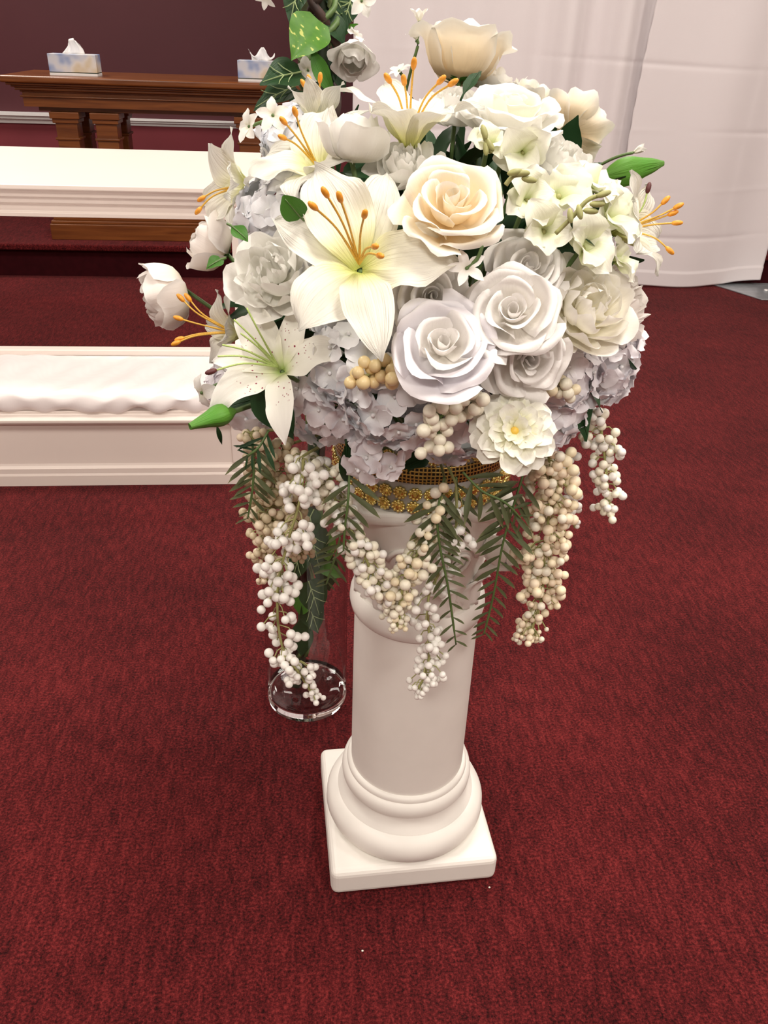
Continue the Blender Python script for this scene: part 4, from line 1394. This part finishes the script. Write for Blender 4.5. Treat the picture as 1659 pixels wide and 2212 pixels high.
leaf('dark pointed leaf under the speckled lily, tip over the berries', (552, 832), (642, 950), 0.672, 0.675, 0.6, 'heart', 'leaf_dark', (0.3, 0.3, 1), seed=1)
leaf('long dark leaf lying under the speckled lily towards the green bud', (660, 830), (470, 885), 0.73, 0.71, 0.22, 'lance', 'leaf_dark', (0, 0.6, 1), seed=2)
leaf('glossy dark leaf drooping past the dahlia over the carpet', (1225, 800), (1272, 955), 0.72, 0.70, 0.38, 'lance', 'leaf_dark', (0.4, 0.1, 1), seed=3)
leaf('broad green leaf between the blue hydrangea and the big lily', (650, 470), (612, 425), 0.67, 0.66, 0.85, 'round', 'leaf_green', (-0.4, 0.1, 1), seed=4)
leaf('small bright green leaf behind the peony bud', (500, 488), (536, 520), 0.70, 0.69, 0.7, 'lance', 'leaf_green', (0.1, 0.4, 1), seed=5)
leaf('green leaf under the peony bud near the drooping pink flower', (478, 560), (445, 580), 0.74, 0.73, 0.8, 'heart', 'leaf_green', (-0.1, 0.3, 1), seed=6)
leaf('dark leaf hanging over the gold band', (748, 960), (752, 1052), 0.70, 0.715, 0.32, 'lance', 'leaf_dark', (0.2, 0.1, 1), seed=7)
leaf('small brown green leaf under the big cream rose', (905, 480), (848, 500), 0.68, 0.675, 0.5, 'lance', 'leaf_dark', (0.1, 0.5, 1), seed=8)
leaf('dark leaf standing up behind the topmost lily', (1000, 205), (1040, 148), 0.80, 0.82, 0.36, 'lance', 'leaf_dark', (-0.4, 0.2, 1), seed=9)
leaf('dark leaf under the slim green bud', (1245, 402), (1300, 345), 0.78, 0.80, 0.36, 'lance', 'leaf_dark', (-0.3, 0.4, 1), seed=10)
leaf('thin dark leaf poking out below the plump green bud', (468, 918), (480, 962), 0.69, 0.69, 0.22, 'lance', 'leaf_dark', (0.2, 0.1, 1), seed=11)
leaf('dark leaf behind the pod sprig above the ruffled peony', (1290, 520), (1240, 490), 0.70, 0.68, 0.6, 'heart', 'leaf_dark', (0.1, 0.2, 1), seed=12)
leaf('dark leaf under the dahlia above the gold band', (930, 985), (870, 1010), 0.73, 0.71, 0.5, 'lance', 'leaf_dark', (0, 0.3, 1), seed=13)
leaf('small leaf edge peeking out above the long bud stem', (1290, 398), (1345, 402), 0.82, 0.82, 0.3, 'lance', 'leaf_dark', (0, 0.6, 1), seed=14)

# ------------------------------------------------------------------ dark greenery packed between the flowers
rnd = random.Random(81)
vs, fs = [], []
base = leaf_mesh(0.075, 0.034, 'lance', 'leaf_dark', 5)
bv = [v.co.copy() for v in base.vertices]
bf = [tuple(p.vertices) for p in base.polygons]
buv = [(0.5, 0.5)] * len(bv)
for k in range(230):
    th = math.acos(1 - 1.75 * (k + 0.5) / 230)
    ph = k * 2.39996
    d = Vector((math.sin(th) * math.cos(ph), math.sin(th) * math.sin(ph), math.cos(th)))
    q = rnd.uniform(0.42, 0.74)
    p = DC + Vector((d.x * 0.235 * q, d.y * 0.225 * q, d.z * (0.235 if d.z > 0 else 0.155) * q))
    t = (d + Vector((rnd.uniform(-1, 1), rnd.uniform(-1, 1), rnd.uniform(-1, 1))) * 0.9)
    M_ = frame_dir(p, p + t, d + Vector((0.1, 0.2, 0.3)))
    b0 = len(vs)
    vs += [M_ @ v for v in bv]
    fs += [tuple(i + b0 for i in f) for f in bf]
go = obj('foliage', mesh('foliage', vs, fs, 'leaf_dark', [(0.5, 0.5)] * len(vs)))
go['kind'] = 'stuff'
tag(go, 'dark green silk leaves packed between the blossoms of the bouquet', 'foliage')

# ------------------------------------------------------------------ berry sprays
BERRY = {}


def berry_mesh(mat):
    if mat not in BERRY:
        q = MB().ball((0, 0, 0), 1.0, 1.0, 1.0, 14, 10)
        BERRY[mat] = mesh('berry', q.v, q.f, mat)
    return BERRY[mat]


def spray(label, path, n, mats, r=(0.0042, 0.0054), taper=0.55, seed=0, stem='stem_olive', top=None, group='hanging berry sprays', clump=3, stemr=0.0015, name='berry_spray'):
    """path: (pixel x, pixel y, Y, half width in pixels, weight)"""
    rnd = random.Random(2000 + seed)
    P = [on_y(a[0], a[1], a[2]) for a in path]
    root = empty(name, P[0])
    tag(root, label, 'berry spray', group)
    o = P[0].copy()
    cv = crom([p - o for p in P], 8)
    wv = crom([(a[3] * depth_of(p) / F_PX, 0, 0) for a, p in zip(path, P)], 8)
    m_ = MB().tube(([top - o] if top is not None else []) + cv, stemr, 6)
    ball, tries = [], 0
    wt = [a[4] if len(a) > 4 else 1.0 for a in path]
    while len(ball) < n and tries < n * 40:
        tries += 1
        t = rnd.random()
        i = t * (len(wt) - 1)
        w_ = wt[int(i)] + (wt[min(int(i) + 1, len(wt) - 1)] - wt[int(i)]) * (i - int(i))
        if rnd.random() > w_:
            continue
        c = samp(cv, t)
        hw = samp(wv, t).x
        a, q = rnd.uniform(0, 6.28), math.sqrt(rnd.uniform(0.02, 1))
        ctr = c + (cR * math.cos(a) + cF * math.sin(a) * 0.8) * hw * q + cU * rnd.uniform(-0.004, 0.004)
        first = True
        for k in range(rnd.randint(1, clump)):
            rr = rnd.uniform(*r) * (1 - (1 - taper) * max(0, t - 0.72) / 0.28)
            p = ctr if first else ctr + Vector((rnd.gauss(0, 1), rnd.gauss(0, 1), rnd.gauss(0, 1))).normalized() * rr * 1.75
            if any((p - b[0]).length < (rr + b[1]) * 0.80 for b in ball):
                continue
            ball.append((p, rr))
            if first:
                ta = samp(cv, max(0, t - 0.05))
                m_.tube([ta, ta.lerp(p, 0.55) + cU * 0.004, p], stemr * 0.45, 4, cap=False)
            first = False
    m_.build('stem', stem, root, smooth=True)
    for k, (p, rr) in enumerate(ball):
        obj('berry', berry_mesh(mats[k % len(mats)]), root, Matrix.Translation(p) @ Matrix.Scale(rr, 4))
    return root


inb = Vector((BX, BY - 0.06, BZ + 0.085))
inl = Vector((BX - 0.07, BY - 0.03, BZ + 0.085))
inr = Vector((BX + 0.07, BY - 0.03, BZ + 0.085))
spray('long white berry spray hanging lowest in front of the glass vase', [(655, 985, 0.70, 26, 0.7), (650, 1070, 0.70, 45, 1), (625, 1160, 0.70, 42, 1), (603, 1250, 0.70, 40, 1), (600, 1340, 0.70, 40, 1), (615, 1410, 0.70, 38, 1), (650, 1460, 0.70, 34, 1), (685, 1518, 0.70, 16, 1)], 140, ['berry_white'], (0.0046, 0.0056), 0.62, 1, top=inl)
spray('beige berry spray, farthest out beside the white bench', [(540, 935, 0.76, 22, 1), (560, 985, 0.76, 34, 1), (572, 1060, 0.76, 42, 1), (588, 1120, 0.76, 52, 1), (575, 1180, 0.76, 36, 1), (578, 1255, 0.76, 24, 1)], 175, ['berry_beige', 'berry_peach', 'berry_beige'], (0.0042, 0.0056), 0.6, 2, top=inl)
spray('ivory beige berry spray behind the long white one', [(610, 965, 0.78, 40, 1), (625, 1050, 0.78, 55, 1), (630, 1130, 0.78, 50, 1), (650, 1205, 0.78, 26, 1)], 140, ['berry_beige', 'berry_peach'], (0.0042, 0.0054), 0.6, 3, top=inl)
spray('ivory berry spray draped diagonally across the column capital', [(660, 985, 0.73, 55, 1), (710, 1040, 0.72, 46, 1), (735, 1110, 0.71, 34, 1), (775, 1170, 0.70, 34, 1), (800, 1230, 0.70, 34, 1), (835, 1290, 0.71, 28, 1), (855, 1330, 0.72, 16, 1)], 165, ['berry_ivory', 'berry_white', 'berry_ivory'], (0.0044, 0.0055), 0.7, 4, top=inl)
spray('creamy yellow berry spray hanging in front of the column capital', [(965, 1050, 0.70, 6, 0.0), (925, 1150, 0.70, 26, 0.8), (895, 1210, 0.70, 34, 1), (872, 1260, 0.70, 30, 1), (865, 1310, 0.70, 24, 1), (858, 1358, 0.70, 18, 1)], 90, ['berry_ivory', 'berry_cream', 'berry_ivory'], (0.0042, 0.0062), 0.5, 5, top=inb)
spray('white berry spray ending in a full cluster before the column shaft', [(985, 1045, 0.715, 8, 0.1), (985, 1140, 0.715, 42, 0.9), (965, 1210, 0.715, 40, 0.8), (928, 1280, 0.71, 36, 0.8), (925, 1345, 0.71, 44, 0.5), (928, 1385, 0.71, 24, 0.6), (925, 1430, 0.71, 46, 1), (915, 1465, 0.71, 42, 1), (900, 1492, 0.71, 14, 1)], 125, ['berry_white'], (0.0044, 0.0052), 0.7, 6, top=inb)
spray('thick peach cream berry spray hanging beside the column over carpet', [(1185, 980, 0.72, 48, 1), (1190, 1050, 0.72, 60, 1), (1185, 1120, 0.72, 54, 1), (1175, 1190, 0.72, 52, 1), (1175, 1250, 0.72, 44, 1), (1165, 1310, 0.72, 42, 1), (1140, 1385, 0.72, 28, 1)], 270, ['berry_cream', 'berry_peach', 'berry_ivory', 'berry_peach'], (0.0036, 0.0062), 0.6, 7, top=inr)
spray('separate white berry spray hanging alone over the red carpet', [(1298, 885, 0.76, 14, 1), (1300, 945, 0.76, 38, 1), (1308, 1000, 0.76, 32, 1), (1312, 1050, 0.76, 28, 1), (1318, 1110, 0.76, 22, 1)], 72, ['berry_white', 'berry_ivory'], (0.0044, 0.0052), 0.9, 8)
spray('small white berry spray half behind the thick peach one', [(1225, 985, 0.78, 22, 1), (1232, 1060, 0.78, 22, 1), (1242, 1140, 0.78, 9, 1)], 34, ['berry_white'], (0.0042, 0.0052), 0.6, 9, top=inr)
GB = 'berry bunches among the blossoms'
spray('glossy golden berry bunch under the tip of the big lily', [(775, 825, 0.635, 20, 1), (810, 800, 0.635, 38, 1), (860, 785, 0.64, 20, 1)], 24, ['berry_gold'], (0.0050, 0.0062), 1.0, 10, group=GB, clump=2, name='berry_bunch')
spray('stemmed ivory berry bunch beside the dahlia', [(1015, 850, 0.625, 26, 1), (985, 880, 0.625, 48, 0.7), (950, 905, 0.625, 42, 1), (950, 965, 0.63, 26, 1)], 36, ['berry_ivory'], (0.0052, 0.0062), 1.0, 11, stem='stem_green', group=GB, clump=2, name='berry_bunch')
spray('cream berry bunch between the dahlia and the dark drooping leaf', [(1170, 838, 0.66, 14, 1), (1200, 840, 0.66, 30, 1), (1222, 855, 0.66, 16, 1)], 20, ['berry_ivory', 'berry_cream'], (0.0048, 0.0060), 1.0, 12, group=GB, clump=2, name='berry_bunch')


# ------------------------------------------------------------------ fern sprigs
def fern(label, path, n, ll, seed, mat='leaf_fern', spread=50):
    rnd = random.Random(3000 + seed)
    P = [on_y(*a) for a in path]
    root = empty('fern_sprig', P[0])
    tag(root, label, 'fern', 'fern sprigs hanging from the bowl')
    o = P[0].copy()
    cv = crom([p - o for p in P], 8)
    MB().tube(cv, [0.0013] * (len(cv) - 3) + [0.0009] * 3, 6).build('stem', 'stem_green', root, smooth=True)
    ms = [leaf_mesh(1.12, 0.17, 'strap', mat, 400 + s, (90, 92, 100, 112), 0.25, 0.01) for s in range(3)]
    for k in range(n):
        t = 0.12 + 0.88 * k / (n - 1)
        p = samp(cv, t)
        d = (samp(cv, min(1, t + 0.03)) - samp(cv, t - 0.03)).normalized()
        side = 1 if k % 2 else -1
        sx = d.cross(-cF).normalized() * side
        L = ll * (1.0 - 0.55 * max(0, t - 0.35) / 0.65) * rnd.uniform(0.85, 1.1)
        a = math.radians(spread + rnd.uniform(-8, 8))
        dr = (d * math.cos(a) + sx * math.sin(a) + cF * rnd.uniform(-0.3, 0.15)).normalized()
        obj('leaflet', ms[k % 3], root, frame_dir(p, p + dr, -cF + cU * 0.4 + sx * rnd.uniform(-0.4, 0.4)) @ Matrix.Scale(L, 4))


fern('long fern sprig hanging straight down in front of the column', [(960, 1030, 0.705), (945, 1110, 0.695), (950, 1180, 0.695), (968, 1270, 0.695), (985, 1392, 0.70)], 34, 0.034, 1)
fern('curved fern sprig hanging beside the column towards the peach berries', [(1135, 1010, 0.715), (1110, 1090, 0.705), (1085, 1180, 0.705), (1065, 1290, 0.71), (1045, 1370, 0.715)], 32, 0.036, 2)
fern('short fern sprig spreading across the gold band', [(1000, 1020, 0.70), (1040, 1060, 0.695), (1090, 1085, 0.695), (1125, 1120, 0.70)], 14, 0.036, 3)
fern('fern sprig fanning out over the bench corner', [(545, 950, 0.74), (548, 1010, 0.735), (545, 1060, 0.735), (535, 1120, 0.74)], 18, 0.032, 4)
fern('fern sprig beside the capital among ivory berries', [(755, 1010, 0.705), (752, 1080, 0.69), (745, 1140, 0.69), (742, 1190, 0.69)], 14, 0.034, 5)
fern('pale fern tip dangling between vase and column', [(735, 1160, 0.80), (722, 1210, 0.80), (705, 1262, 0.80)], 12, 0.030, 6, 'leaf_fern')
fern('short fern sprig behind the long one over the capital', [(985, 1030, 0.74), (990, 1090, 0.73), (985, 1150, 0.73), (990, 1210, 0.735)], 14, 0.030, 7)
fern('small fern sprig with dark tips above the beige berries', [(580, 930, 0.72), (560, 965, 0.71), (535, 985, 0.71)], 9, 0.026, 8, 'leaf_dark')

# blossoms carried by the vine-wrapped stick
flower('cup', '', 764, 124, 84, face=(-0.10, -0.95, 0.28), spin=0.2, mat='petal_white', var=4, Y=1.16, parent=vt, name='vine_rose', calyx=True, hc=0.55)
blossom('', 664, 152, 62, (-0.3, -0.5, 0.8), 5, 'petal_white', Y=1.15, parent=vt, wl=0.8)
blossom('', 575, -8, 60, (-0.2, -0.9, 0.4), 5, 'petal_white', Y=1.15, parent=vt, angs=(25, 40, 55, 70))
blossom('', 782, 2, 70, (0.3, -0.5, 0.8), 5, 'petal_white', Y=1.17, parent=vt, wl=0.7)
blossom('', 770, 75, 50, (0.6, 0.5, 0.6), 4, 'petal_white', Y=1.18, parent=vt, wl=0.9)

# ------------------------------------------------------------------ crumbs on the carpet
for lab, x, y in (('white crumb on the carpet near the plinth corner', 1057, 1918), ('pale speck on the carpet in front of the plinth', 783, 2055)):
    p = on_z(x, y, 0)
    o = MB().ball((0, 0, 0.0012), 0.0018, 0.0014, 0.0012, 6, 5).build('crumb', 'crumb', None, smooth=True, mw=Matrix.Translation(p))
    tag(o, lab, 'crumb', 'crumbs on the carpet')
